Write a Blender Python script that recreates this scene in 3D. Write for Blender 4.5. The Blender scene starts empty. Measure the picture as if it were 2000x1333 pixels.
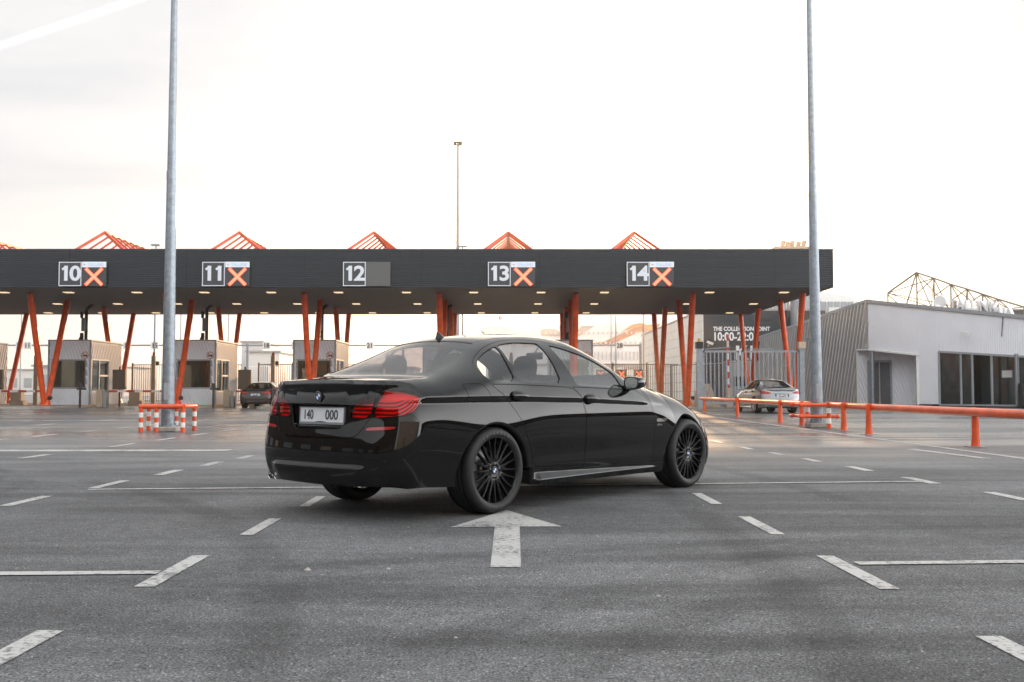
import bpy, bmesh, math, random
import numpy as np
from mathutils import Vector, Matrix
from mathutils.geometry import delaunay_2d_cdt
random.seed(4); R = math.radians
scn = bpy.context.scene; col = scn.collection
# ---------------------------------------------------------------- camera
cam = bpy.data.cameras.new('camera'); camo = bpy.data.objects.new('camera', cam); col.objects.link(camo)
camo.location = (0, 0, .984); camo.rotation_euler = (math.pi / 2 + .04744, 0, 0)
cam.sensor_width = 36; cam.lens = 36.36; cam.clip_start = .1; cam.clip_end = 4000
cam.dof.use_dof = True; cam.dof.focus_distance = 9.2; cam.dof.aperture_fstop = 7
scn.camera = camo
# ---------------------------------------------------------------- sky and sun
SUN_AZ, SUN_EL = R(6.0), R(6.6)
sd = Vector((math.sin(SUN_AZ) * math.cos(SUN_EL), math.cos(SUN_AZ) * math.cos(SUN_EL), math.sin(SUN_EL)))
w = bpy.data.worlds.new('World'); scn.world = w; w.use_nodes = True
nt = w.node_tree; nt.nodes.clear(); N = nt.nodes.new; L = nt.links.new
out = N('ShaderNodeOutputWorld'); bg = N('ShaderNodeBackground'); sky = N('ShaderNodeTexSky')
sky.sky_type = 'NISHITA'; sky.sun_disc = False; sky.sun_elevation = SUN_EL; sky.sun_rotation = SUN_AZ
sky.dust_density = 3.0
bg.inputs[1].default_value = .15
tc = N('ShaderNodeTexCoord'); nrm = N('ShaderNodeVectorMath'); nrm.operation = 'NORMALIZE'; L(tc.outputs['Generated'], nrm.inputs[0])
dt = N('ShaderNodeVectorMath'); dt.operation = 'DOT_PRODUCT'; L(nrm.outputs[0], dt.inputs[0]); dt.inputs[1].default_value = sd
def mth(op, a, b=None, c=None):
    m = N('ShaderNodeMath'); m.operation = op
    for k, v in enumerate((a, b, c)):
        if v is None: continue
        if hasattr(v, 'is_linked'): L(v, m.inputs[k])
        else: m.inputs[k].default_value = v
    return m.outputs[0]
glow = mth('POWER', mth('MAXIMUM', dt.outputs['Value'], 0.0), 45.0)      # thin cloud scatters light round the sun
sep = N('ShaderNodeSeparateXYZ'); L(nrm.outputs[0], sep.inputs[0])
# thin high cloud: stretched noise on a plane overhead
zc = mth('MAXIMUM', sep.outputs['Z'], .02); px = mth('DIVIDE', sep.outputs['X'], mth('ADD', zc, .12)); py = mth('DIVIDE', sep.outputs['Y'], mth('ADD', zc, .12))
cmb = N('ShaderNodeCombineXYZ'); L(px, cmb.inputs[0]); L(mth('MULTIPLY', py, 2.2), cmb.inputs[1])
cn = N('ShaderNodeTexNoise'); cn.inputs['Scale'].default_value = .7; cn.inputs['Detail'].default_value = 7; cn.inputs['Distortion'].default_value = .4; L(cmb.outputs[0], cn.inputs['Vector'])
# contrail, a narrow soft line high on the left
ang = R(-19.2); ca_, sa_ = math.cos(ang), math.sin(ang)
u_ = mth('ADD', mth('MULTIPLY', mth('DIVIDE', sep.outputs['X'], sep.outputs['Y']), sa_), mth('MULTIPLY', mth('DIVIDE', sep.outputs['Z'], sep.outputs['Y']), ca_))
cov = mth('MULTIPLY', cn.outputs[0], 1.0)
ramp = N('ShaderNodeMapRange'); ramp.inputs[1].default_value = .35; ramp.inputs[2].default_value = .72; ramp.inputs[3].default_value = 0; ramp.inputs[4].default_value = 1; L(cov, ramp.inputs[0])
mixc = N('ShaderNodeMix'); mixc.data_type = 'RGBA'; L(ramp.outputs[0], mixc.inputs[0])
mixc.inputs[6].default_value = (4.55, 4.85, 5.2, 1); mixc.inputs[7].default_value = (6.3, 6.3, 6.3, 1)
line = mth('MULTIPLY', mth('POWER', mth('MAXIMUM', mth('SUBTRACT', 1.0, mth('ABSOLUTE', mth('MULTIPLY', mth('SUBTRACT', u_, .4840), 185.0))), 0.0), .7), mth('LESS_THAN', sep.outputs['X'], -.27))
line = mth('MULTIPLY', line, 1.15)
warm = N('ShaderNodeMix'); warm.data_type = 'RGBA'; warm.blend_type = 'ADD'; warm.inputs[0].default_value = 1.0
gl = N('ShaderNodeMix'); gl.data_type = 'RGBA'; gl.blend_type = 'MIX'; L(glow, gl.inputs[0]); gl.inputs[6].default_value = (0, 0, 0, 1); gl.inputs[7].default_value = (20, 16.5, 11, 1)
def sm(x, a, b):
    m = N('ShaderNodeMapRange'); m.interpolation_type = 'SMOOTHSTEP'; m.inputs[1].default_value = a; m.inputs[2].default_value = b; L(x, m.inputs[0]); return m.outputs[0]
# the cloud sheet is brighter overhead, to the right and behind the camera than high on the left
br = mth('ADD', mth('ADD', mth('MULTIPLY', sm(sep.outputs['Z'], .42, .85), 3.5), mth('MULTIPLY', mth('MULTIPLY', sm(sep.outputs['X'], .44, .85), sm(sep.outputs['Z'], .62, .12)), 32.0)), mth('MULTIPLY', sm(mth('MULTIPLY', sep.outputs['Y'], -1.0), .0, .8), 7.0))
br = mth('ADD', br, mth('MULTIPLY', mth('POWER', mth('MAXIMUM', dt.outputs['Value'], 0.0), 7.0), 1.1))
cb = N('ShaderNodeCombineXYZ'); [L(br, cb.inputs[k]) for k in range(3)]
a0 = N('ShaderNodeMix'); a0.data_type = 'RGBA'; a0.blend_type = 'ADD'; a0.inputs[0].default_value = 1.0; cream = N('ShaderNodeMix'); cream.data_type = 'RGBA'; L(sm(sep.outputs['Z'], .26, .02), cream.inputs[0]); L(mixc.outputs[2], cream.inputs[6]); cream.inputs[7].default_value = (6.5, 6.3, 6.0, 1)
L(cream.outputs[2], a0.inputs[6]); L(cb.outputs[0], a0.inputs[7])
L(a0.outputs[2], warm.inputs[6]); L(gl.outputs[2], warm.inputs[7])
add1 = N('ShaderNodeMix'); add1.data_type = 'RGBA'; add1.blend_type = 'ADD'; add1.inputs[0].default_value = 1.0
L(warm.outputs[2], add1.inputs[6])
cl = N('ShaderNodeCombineXYZ'); L(line, cl.inputs[0]); L(line, cl.inputs[1]); L(line, cl.inputs[2]); L(cl.outputs[0], add1.inputs[7])
mx = N('ShaderNodeMix'); mx.data_type = 'RGBA'; mx.inputs[0].default_value = .975
L(sky.outputs[0], mx.inputs[6]); L(add1.outputs[2], mx.inputs[7])
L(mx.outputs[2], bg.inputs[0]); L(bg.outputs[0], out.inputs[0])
sun = bpy.data.lights.new('sun', 'SUN'); suno = bpy.data.objects.new('sun', sun); col.objects.link(suno)
sun.energy = 5.0; sun.angle = R(.6); sun.color = (1, .60, .30)
suno.rotation_euler = Vector(sd).to_track_quat('Z', 'Y').to_euler()
scn.view_settings.view_transform = 'Standard'; scn.view_settings.look = 'None'; scn.view_settings.exposure = 0; scn.view_settings.gamma = 1
scn.cycles.max_bounces = 8; scn.cycles.transparent_max_bounces = 16; scn.cycles.caustics_reflective = False; scn.cycles.caustics_refractive = False
scn.cycles.sample_clamp_indirect = 4

# ---------------------------------------------------------------- materials
def mat(name, c, rough=.5, metal=0, coat=0, spec=.5, noise=0, nscale=8, bump=0, bscale=40, emit=None, es=1, nrough=0, alt=None):
    m = bpy.data.materials.new(name); m.use_nodes = True; t = m.node_tree; b = t.nodes['Principled BSDF']
    b.inputs['Base Color'].default_value = (*c, 1); b.inputs['Roughness'].default_value = rough; b.inputs['Metallic'].default_value = metal
    b.inputs['Coat Weight'].default_value = coat; b.inputs['Coat Roughness'].default_value = .02; b.inputs['Specular IOR Level'].default_value = spec
    if noise or nrough or bump or alt:
        co = t.nodes.new('ShaderNodeTexCoord')
    if noise or nrough:
        n = t.nodes.new('ShaderNodeTexNoise'); n.inputs['Scale'].default_value = nscale; n.inputs['Detail'].default_value = 5; t.links.new(co.outputs['Object'], n.inputs['Vector'])
        r = t.nodes.new('ShaderNodeMapRange'); r.inputs[1].default_value = .3; r.inputs[2].default_value = .7; t.links.new(n.outputs[0], r.inputs[0])
        mxn = t.nodes.new('ShaderNodeMix'); mxn.data_type = 'RGBA'; t.links.new(r.outputs[0], mxn.inputs[0])
        a2 = alt or tuple(min(1, x * (1 + noise)) for x in c)
        mxn.inputs[6].default_value = (*[x * (1 - noise) for x in c], 1); mxn.inputs[7].default_value = (*a2, 1); t.links.new(mxn.outputs[2], b.inputs['Base Color'])
        if nrough:
            rr = t.nodes.new('ShaderNodeMapRange'); rr.inputs[3].default_value = rough - nrough; rr.inputs[4].default_value = rough + nrough; t.links.new(n.outputs[0], rr.inputs[0]); t.links.new(rr.outputs[0], b.inputs['Roughness'])
    if bump:
        n2 = t.nodes.new('ShaderNodeTexNoise'); n2.inputs['Scale'].default_value = bscale; n2.inputs['Detail'].default_value = 4; t.links.new(co.outputs['Object'], n2.inputs['Vector'])
        bu = t.nodes.new('ShaderNodeBump'); bu.inputs['Strength'].default_value = bump; bu.inputs['Distance'].default_value = .01; t.links.new(n2.outputs[0], bu.inputs['Height']); t.links.new(bu.outputs[0], b.inputs['Normal'])
    if emit: b.inputs['Emission Color'].default_value = (*emit, 1); b.inputs['Emission Strength'].default_value = es
    return m
def glass(name, tint, refl=1.5, rough=0.0):
    m = bpy.data.materials.new(name); m.use_nodes = True; t = m.node_tree; t.nodes.clear()
    o = t.nodes.new('ShaderNodeOutputMaterial'); tr = t.nodes.new('ShaderNodeBsdfTransparent'); tr.inputs[0].default_value = (*tint, 1)
    g = t.nodes.new('ShaderNodeBsdfGlossy'); g.inputs['Roughness'].default_value = rough
    f = t.nodes.new('ShaderNodeFresnel'); f.inputs[0].default_value = refl; mi = t.nodes.new('ShaderNodeMixShader')
    ge = t.nodes.new('ShaderNodeNewGeometry'); ix = t.nodes.new('ShaderNodeMath'); ix.operation = 'MULTIPLY_ADD'   # same reflectance seen from inside
    ix.inputs[1].default_value = 1 / refl - refl; ix.inputs[2].default_value = refl
    t.links.new(ge.outputs['Backfacing'], ix.inputs[0]); t.links.new(ix.outputs[0], f.inputs[0])
    t.links.new(f.outputs[0], mi.inputs[0]); t.links.new(tr.outputs[0], mi.inputs[1]); t.links.new(g.outputs[0], mi.inputs[2]); t.links.new(mi.outputs[0], o.inputs[0])
    return m

# ---------------------------------------------------------------- object helpers
def tag(o, label=None, cat=None, group=None, kind=None):
    if label: o['label'] = label
    if cat: o['category'] = cat
    if group: o['group'] = group
    if kind: o['kind'] = kind
    return o
def thing(name, label, cat, loc=(0, 0, 0), rz=0, group=None):
    o = bpy.data.objects.new(name, None); col.objects.link(o); o.location = loc; o.rotation_euler = (0, 0, rz); o.empty_display_size = .2
    return tag(o, label, cat, group)
def link(name, me, m, parent=None, label=None, smooth=False):
    o = bpy.data.objects.new(name, me); col.objects.link(o)
    if m is not None and len(me.materials) == 0: me.materials.append(m)
    if smooth: me.shade_smooth()
    if parent: o.parent = parent
    if label: o['label'] = label
    return o
class MB:
    """collects shapes into one mesh; build() links it as one object"""
    def __init__(s): s.v = []; s.f = []; s.sm = []
    def add(s, v, f, smooth=False):
        n = len(s.v); s.v += [tuple(p) for p in v]; s.f += [tuple(i + n for i in q) for q in f]; s.sm += [smooth] * len(f); return s
    def box(s, x0, x1, y0, y1, z0, z1, M=None, b=0):
        if b:
            c = [(x0, x0 + b, x1 - b, x1), (y0, y0 + b, y1 - b, y1)]
            ring = [(x0 + b, y0), (x1 - b, y0), (x1, y0 + b), (x1, y1 - b), (x1 - b, y1), (x0 + b, y1), (x0, y1 - b), (x0, y0 + b)]
            rin = [(x0 + b, y0 + b), (x1 - b, y0 + b), (x1 - b, y0 + b), (x1 - b, y1 - b), (x1 - b, y1 - b), (x0 + b, y1 - b), (x0 + b, y1 - b), (x0 + b, y0 + b)]
            v = [(a, c_, z0 + b) for a, c_ in ring] + [(a, c_, z1 - b) for a, c_ in ring]
            t4 = [(x0 + b, y0 + b), (x1 - b, y0 + b), (x1 - b, y1 - b), (x0 + b, y1 - b)]
            v += [(a, c_, z1) for a, c_ in t4] + [(a, c_, z0) for a, c_ in t4]
            f = [(i, (i + 1) % 8, 8 + (i + 1) % 8, 8 + i) for i in range(8)] + [(16, 17, 18, 19), (23, 22, 21, 20)]
            for k, (i, j) in enumerate(((0, 1), (2, 3), (4, 5), (6, 7))):
                f += [(8 + i, 8 + j, 16 + (k + 1) % 4, 16 + k), (8 + j, 8 + (j + 1) % 8, 16 + (k + 1) % 4)]
                f += [(j, i, 20 + k, 20 + (k + 1) % 4), ((j + 1) % 8, j, 20 + (k + 1) % 4)]
        else:
            v = [(x, y, z) for x in (x0, x1) for y in (y0, y1) for z in (z0, z1)]
            f = [(0, 1, 3, 2), (4, 6, 7, 5), (0, 4, 5, 1), (2, 3, 7, 6), (0, 2, 6, 4), (1, 5, 7, 3)]
        if M is not None: v = [M @ Vector(p) for p in v]
        return s.add(v, f)
    def tube(s, a, b, r0, r1=None, n=12, cap=True, smooth=True):
        a, b = Vector(a), Vector(b); r1 = r0 if r1 is None else r1; d = (b - a).normalized()
        u = d.cross(Vector((0, 0, 1)) if abs(d.z) < .95 else Vector((1, 0, 0))).normalized(); v_ = u.cross(d).normalized()
        c = [(math.cos(t * 2 * math.pi / n), math.sin(t * 2 * math.pi / n)) for t in range(n)]
        s.add([a + (u * p + v_ * q) * r0 for p, q in c] + [b + (u * p + v_ * q) * r1 for p, q in c], [(i, (i + 1) % n, n + (i + 1) % n, n + i) for i in range(n)], smooth)
        if cap: s.add([a + (u * p + v_ * q) * r0 for p, q in c] + [b + (u * p + v_ * q) * r1 for p, q in c], [tuple(range(n - 1, -1, -1)), tuple(range(n, 2 * n))])
        return s
    def bar(s, a, b, w, h, up=(0, 0, 1)):
        a, b = Vector(a), Vector(b); d = (b - a).normalized(); u = d.cross(Vector(up))
        if u.length < 1e-4: u = d.cross(Vector((0, 1, 0)))
        u.normalize(); v_ = u.cross(d).normalized()
        q = [(-w / 2, -h / 2), (w / 2, -h / 2), (w / 2, h / 2), (-w / 2, h / 2)]
        return s.add([a + u * x + v_ * y for x, y in q] + [b + u * x + v_ * y for x, y in q], [(0, 1, 5, 4), (1, 2, 6, 5), (2, 3, 7, 6), (3, 0, 4, 7), (3, 2, 1, 0), (4, 5, 6, 7)])
    def lathe(s, prof, n=48, axis='y', M=None, smooth=True, arc=None):
        """prof: (radius, along) pairs turned round the axis"""
        a0, a1 = arc or (0, 2 * math.pi); full = arc is None; k = n if full else n + 1; v = []
        for r, h in prof:
            for i in range(k):
                t = a0 + (a1 - a0) * i / n; p = (r * math.cos(t), h, r * math.sin(t)) if axis == 'y' else (r * math.cos(t), r * math.sin(t), h)
                v.append(M @ Vector(p) if M is not None else p)
        f = []
        for j in range(len(prof) - 1):
            for i in range(n):
                i2 = (i + 1) % k if full else i + 1
                f.append((j * k + i, j * k + i2, (j + 1) * k + i2, (j + 1) * k + i))
        return s.add(v, f, smooth)
    def prism(s, poly, ax, d0, d1):
        """extrude a polygon: ax 'y' -> points are (x,z), 'x' -> (y,z), 'z' -> (x,y)"""
        n = len(poly); q = {'y': lambda p, d: (p[0], d, p[1]), 'x': lambda p, d: (d, p[0], p[1]), 'z': lambda p, d: (p[0], p[1], d)}[ax]
        return s.add([q(p, d0) for p in poly] + [q(p, d1) for p in poly], [tuple(range(n)), tuple(range(2 * n - 1, n - 1, -1))] + [(i, n + i, n + (i + 1) % n, (i + 1) % n) for i in range(n)])
    def mesh(s, name='m', recalc=True):
        me = bpy.data.meshes.new(name); me.from_pydata([tuple(p) for p in s.v], [], s.f)
        for p, q in zip(me.polygons, s.sm): p.use_smooth = q
        if recalc:
            bm = bmesh.new(); bm.from_mesh(me); bmesh.ops.remove_doubles(bm, verts=bm.verts, dist=1e-5) if False else None
            bmesh.ops.recalc_face_normals(bm, faces=bm.faces); bm.to_mesh(me); bm.free()
        return me
    def build(s, name, m, parent=None, label=None, recalc=True):
        return link(name, s.mesh(name, recalc), m, parent, label)
def text_mesh(txt, size=1, ext=.01, bold=0, align='CENTER', sx=1.0, gap=1.0):
    c = bpy.data.curves.new('lettering', 'FONT'); c.body = txt; c.size = size; c.extrude = ext; c.offset = bold; c.align_x = align; c.align_y = 'CENTER'; c.space_character = gap; c.resolution_u = 4
    o = bpy.data.objects.new('lettering', c); col.objects.link(o); dg = bpy.context.evaluated_depsgraph_get(); me = bpy.data.meshes.new_from_object(o.evaluated_get(dg))
    bpy.data.objects.remove(o); bpy.data.curves.remove(c)
    for v in me.vertices: v.co.x *= sx
    return me
def text(name, txt, loc, m, parent=None, size=1, ext=.01, bold=0, right=(1, 0, 0), up=(0, 0, 1), align='CENTER', sx=1.0, gap=1.0, label=None):
    me = text_mesh(txt, size, ext, bold, align, sx, gap); r, u = Vector(right).normalized(), Vector(up).normalized(); nz = r.cross(u)
    M = Matrix(((r.x, u.x, nz.x, loc[0]), (r.y, u.y, nz.y, loc[1]), (r.z, u.z, nz.z, loc[2]), (0, 0, 0, 1)))
    me.transform(M); return link(name, me, m, parent, label)
def dup(o, parent=None, **kw):
    c = o.copy(); col.objects.link(c); c.parent = parent
    for ch in list(o.children): dup(ch, c)
    for k, v in kw.items():
        if k == 'loc': c.location = v
        elif k == 'rz': c.rotation_euler = (0, 0, v)
        else: c[k] = v
    return c
# ---------------------------------------------------------------- car body surface (implicit, metres, x forward from rear axle, y left, z up)
def sst(a, b, x):
    t = np.clip((x - a) / (b - a), 0, 1); return t * t * (3 - 2 * t)
def gau(x, c, s): return np.exp(-((x - c) / s) ** 2)
class Cub:
    """natural-ish cubic (Hermite, finite difference tangents) through points, linear outside"""
    def __init__(s, pts):
        p = np.array(pts, float); s.x, s.y = p[:, 0], p[:, 1]
        h = np.diff(s.x); d = np.diff(s.y) / h
        m = np.empty(len(s.x)); m[0] = d[0]; m[-1] = d[-1]
        m[1:-1] = (d[:-1] * h[1:] + d[1:] * h[:-1]) / (h[1:] + h[:-1]); s.m = m
    def __call__(s, q):
        q = np.asarray(q, float); i = np.clip(np.searchsorted(s.x, q) - 1, 0, len(s.x) - 2)
        h = s.x[i + 1] - s.x[i]; t = (q - s.x[i]) / h; tc = np.clip(t, 0, 1)
        y = ((1 + 2 * tc) * (1 - tc) ** 2 * s.y[i] + tc * (1 - tc) ** 2 * h * s.m[i] + tc ** 2 * (3 - 2 * tc) * s.y[i + 1] - tc ** 2 * (1 - tc) * h * s.m[i + 1])
        return y + np.where(t < 0, t * h * s.m[0], 0) + np.where(t > 1, (t - 1) * h * s.m[-1], 0)
XG = np.arange(-1.30, 4.01, 0.02); ZG = np.arange(0.0, 1.61, 0.005)
PLAN = Cub([(-1.3, .80), (-1.1, .842), (-.9, .872), (-.5, .912), (0, .930), (.5, .927), (1.4, .917), (2.3, .920), (2.97, .930), (3.3, .918), (3.6, .87), (3.8, .80), (4.0, .70)])
BELT = Cub([(-1.2, 1.01), (-.4, 1.075), (.1, 1.06), (1.2, 1.026), (2.0, .995), (2.6, .95), (4, .7)])
def wtable():
    X, Z = np.meshgrid(XG, ZG, indexing='ij')
    hr = gau(X, .0, .42); hf = gau(X, 2.97, .40)          # haunches over the wheels
    tail = 1 - sst(-.95, -.55, X)
    zw = .745 - .10 * hr - .06 * hf - .03 * tail
    k = 3.3 - 1.5 * hr - 1.2 * hf
    s = -k * np.clip(Z - zw, 0, None) / (1 + np.clip(Z - zw, 0, None) * 4.0)
    s = s + .12 * sst(0, .25, zw - Z) - .14 * gau(Z, .405, .045) * sst(.35, .6, X) * (1 - sst(2.3, 2.6, X)) + .08 * gau(Z, .50, .06) * sst(.35, .6, X) * (1 - sst(2.3, 2.6, X))
    ls = sst(.46, .56, X) * (1 - sst(2.25, 2.5, X)); zt = np.interp(X, [.5, 2.4], [.300, .256]); zb = np.interp(X, [.5, 2.4], [.232, .240])
    s = s - .78 * ls * sst(0, .006, zt - Z) * sst(0, .006, Z - zb) + .9 * ls * sst(0, .01, zb - Z) + .10 * ls * sst(0, .03, Z - zt) * (1 - sst(.34, .37, Z))
    s = s + .5 * (1 - ls) * (1 - sst(.16, .26, Z))
    # character line: an upright band, tapering to nothing on the front wing
    zc = np.interp(X, [-1.2, -.8, .2, 1.2, 2.63, 4], [.90, .908, .912, .893, .838, .80])
    hw = np.interp(X, [-1.2, -.9, .4, 1.2, 2.2, 2.63], [.022, .024, .021, .019, .012, .0])
    band = sst(-hw - .008, -hw + .001, Z - zc) * (1 - sst(hw - .001, hw + .010, Z - zc)) * (1 - sst(2.45, 2.68, X))
    s = s * (1 - band) + band * .05
    # greenhouse tumblehome above the belt
    b = BELT(X); g = sst(-.01, .03, Z - b)
    tum = -(.47 + .55 * np.clip(Z - b, 0, .5))
    s = s * (1 - g) + g * tum
    w = np.cumsum((s[:, 1:] + s[:, :-1]) * .5 * .005, axis=1); w = np.concatenate([np.zeros((len(XG), 1)), w], 1)
    iz = np.argmin(np.abs(ZG[None, :] - zw), axis=1); w = w - w[np.arange(len(XG)), iz][:, None]
    # greenhouse narrows to the rear and a little to the front
    up = sst(.0, .30, Z - b)
    w = w - up * (.06 * sst(0, 1, (.5 - X) / 1.1) + .03 * sst(0, 1, (X - 1.5) / 1.0))
    return PLAN(X) + w
WT = wtable()
def bic(T, gx0, dx, gz0, dz, x, z):
    u = np.clip((x - gx0) / dx, 1, T.shape[0] - 2.001); v = np.clip((z - gz0) / dz, 1, T.shape[1] - 2.001)
    i = u.astype(int); j = v.astype(int); a = u - i; b = v - j
    def cw(t): return (-.5 * t + t * t - .5 * t ** 3, 1 - 2.5 * t * t + 1.5 * t ** 3, .5 * t + 2 * t * t - 1.5 * t ** 3, -.5 * t * t + .5 * t ** 3)
    ca, cb = cw(a), cw(b); r = 0
    for p in range(4):
        for q in range(4):
            r = r + ca[p] * cb[q] * T[np.clip(i + p - 1, 0, T.shape[0] - 1), np.clip(j + q - 1, 0, T.shape[1] - 1)]
    return r
def Wd(x, z): return bic(WT, XG[0], .02, 0, .005, np.asarray(x, float), np.asarray(z, float))
TOPC = Cub([(-1.3, 1.01), (-1.06, 1.058), (-.9, 1.076), (-.74, 1.090), (-.60, 1.108), (-.54, 1.126), (-.44, 1.166), (-.1, 1.305), (.06, 1.372), (.22, 1.426), (.45, 1.466), (.75, 1.490), (1.0, 1.499), (1.25, 1.494), (1.45, 1.472), (1.65, 1.412), (1.95, 1.286), (2.25, 1.145), (2.33, 1.114), (2.40, 1.098), (2.6, 1.076), (2.95, 1.02), (3.25, .957), (3.48, .88), (3.66, .795), (3.78, .70), (3.84, .58), (3.94, .3)])
CROWN = Cub([(-1.3, .03), (-.6, .04), (-.2, .08), (.5, .15), (1.2, .15), (2.2, .10), (2.6, .10), (3.8, .16)])
SHIFT = Cub([(-1.3, .12), (-.5, .12), (0, .26), (.5, .12), (.9, 0), (1.3, -.03), (1.8, -.13), (2.3, -.16), (2.8, -.15), (3.8, -.25)])
TX = np.arange(-1.4, 4.2, .01)
def Tp(x, y):
    y2 = np.clip(np.abs(y), 0, .85) ** 2
    return TOPC(x - SHIFT(x) * y2) - CROWN(x) * y2
REARZ = Cub([(0, -.90), (.2, -.985), (.26, -1.035), (.34, -1.072), (.42, -1.095), (.52, -1.10), (.62, -1.088), (.70, -1.073), (.80, -1.058), (.87, -1.052), (.90, -1.047), (.935, -1.036), (.97, -1.036), (1.0, -1.046), (1.02, -1.052), (1.05, -1.050), (1.2, -1.04)])
def XR(y, z):
    a = np.minimum(np.abs(y), 1); led = .030 * (1 - sst(.46, .62, a)) * (sst(.375, .385, z) * (1 - sst(.385, .432, z)) + (1 - sst(.375, .385, z))) * sst(.20, .36, z); return REARZ(z) - led + .13 * a ** 2 + (.20 + 1.0 * sst(.92, 1.02, z)) * np.clip(a - .45, 0, None) ** 2
FRZ = Cub([(0, 3.60), (.2, 3.78), (.35, 3.85), (.5, 3.85), (.62, 3.83), (.75, 3.78), (1.2, 3.4)])
def XF(y, z):
    a = np.minimum(np.abs(y), 1); return FRZ(z) - .28 * a ** 2 - .5 * np.clip(a - .5, 0, None) ** 2
def smax(a, b, r):
    u = np.maximum(a + r, 0); v = np.maximum(b + r, 0)
    return np.where((u > 0) & (v > 0), np.sqrt(u * u + v * v) - r, np.maximum(a, b))
def smaxp(a, b, k):
    h = np.clip(.5 + .5 * (a - b) / k, 0, 1); return b + (a - b) * h + k * h * (1 - h)
def body(P):
    x, y, z = P[..., 0], P[..., 1], P[..., 2]
    a = np.abs(y) - Wd(x, z)
    t = (z - Tp(x, y)) * .92
    rk = np.interp(x, [-1.1, -.75, -.45, -.2, .5, 1.3, 1.9, 2.3, 2.7, 3.8], [.03, .035, .035, .04, .05, .06, .05, .06, .10, .12])
    f = smaxp(a, t, rk * 4.0)
    rr = XR(y, z) - x
    top = sst(.93, 1.0, z)
    f = smax(f, rr, .17 * (1 - top) + .03 * top)
    f = smax(f, x - XF(y, z), .20)
    return f
def grad(P, e=.004):
    g = np.empty(P.shape)
    for i in range(3):
        d = np.zeros(3); d[i] = e
        g[..., i] = body(P + d) - body(P - d)
    return g / np.maximum(np.linalg.norm(g, axis=-1, keepdims=True), 1e-9)
# projection domains ---------------------------------------------------------------
# 'wrap': s runs along the right side (s = x for -0.55 < x < 3.2) and bends round the ends to the centre line; v = z
S0, S1, RW = -.55, 3.2, .62
def wrap_ray(s, z):
    s = np.asarray(s, float); z = np.asarray(z, float)
    yc = .42; q = RW * np.pi / 2
    o = np.zeros(s.shape + (3,)); d = np.zeros(s.shape + (3,)); o[..., 2] = z
    ang = np.where(s < S0, np.clip((S0 - s) / RW, 0, np.pi / 2), -np.clip((s - S1) / RW, 0, np.pi / 2))
    o[..., 0] = np.clip(s, S0, S1); o[..., 1] = -yc
    d[..., 0] = -np.sin(ang); d[..., 1] = -np.cos(ang)
    o[..., 1] = np.where(s < S0 - q, -yc + (S0 - q - s), np.where(s > S1 + q, -yc + (s - S1 - q), o[..., 1]))
    return o, d
def top_ray(x, y):
    x = np.asarray(x, float); o = np.stack([x, np.asarray(y, float), np.full(x.shape, .45)], -1)
    d = np.zeros(o.shape); d[..., 2] = 1; return o, d
def hit(o, d, far=1.3):
    lo = np.full(o.shape[:-1], .02); hi = np.full(o.shape[:-1], far)
    for _ in range(34):
        m = (lo + hi) / 2; f = body(o + d * m[..., None]); lo = np.where(f < 0, m, lo); hi = np.where(f < 0, hi, m)
    return o + d * ((lo + hi) / 2)[..., None]
def to_wrap(P):
    """3-D point -> (s, z)"""
    x, y, z = P[..., 0], P[..., 1], P[..., 2]; q = RW * np.pi / 2
    a0 = np.arctan2(S0 - x, -(y + .42)); a1 = np.arctan2(x - S1, -(y + .42))
    s = np.where(x < S0, np.where(y > -.42, S0 - q - (y + .42), S0 - RW * np.clip(a0, 0, np.pi / 2)), np.where(x > S1, np.where(y > -.42, S1 + q + (y + .42), S1 + RW * np.clip(a1, 0, np.pi / 2)), x))
    return np.stack([s, z], -1)

def z0c(s): return np.interp(s, [-1.95, -1.3, -.9, -.55, -.3, 0, .3, .6, 1.3, 1.6, 1.9, 2.2, 2.4, 3.0, 3.2, 3.7, 4.6], [.54, .56, .57, .74, .87, 1.07, 1.28, 1.34, 1.34, 1.25, 1.13, .93, .80, .62, .52, .33, .28])
def crest(s):
    s = np.asarray(s, float); o, d = wrap_ray(s, z0c(s)); d = d + np.array([0, 0, 1.0]); d /= np.linalg.norm(d, axis=-1, keepdims=True)
    return hit(o, d)
SC = S0 - RW * np.pi / 2 - .42; SF = S1 + RW * np.pi / 2 + .42
# ---------------------------------------------------------------- panels cut out of the body surface
def inpoly(P, poly):
    x, y = P[:, 0], P[:, 1]; c = np.zeros(len(P), bool); q = np.asarray(poly); n = len(q); j = n - 1
    for i in range(n):
        xi, yi = q[i]; xj, yj = q[j]
        if yi != yj: c ^= ((yi > y) != (yj > y)) & (x < (xj - xi) * (y - yi) / (yj - yi) + xi)
        j = i
    return c
def smooth_poly(p, it=2):
    p = np.asarray(p, float)
    for _ in range(it):
        q = np.roll(p, -1, 0); p = np.stack([.8 * p + .2 * q, .2 * p + .8 * q], 1).reshape(-1, 2)
    return p
def densify(p, st):
    out = []
    for i in range(len(p)):
        a, b = p[i], p[(i + 1) % len(p)]; n = max(1, int(np.hypot(*(b - a)) / st))
        for k in range(n): out.append(a + (b - a) * k / n)
    return np.array(out)
def area(p): x, y = p[:, 0], p[:, 1]; return .5 * np.sum(x * np.roll(y, -1) - np.roll(x, -1) * y)
def inset(p, g):
    if area(p) < 0: p = p[::-1]
    d = np.roll(p, -1, 0) - p; d /= np.maximum(np.hypot(d[:, 0], d[:, 1]), 1e-9)[:, None]; n = np.stack([-d[:, 1], d[:, 0]], 1)
    m = n + np.roll(n, 1, 0); l = np.maximum((m * m).sum(1), .8); return p + m * (2 * g / l)[:, None]
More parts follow.
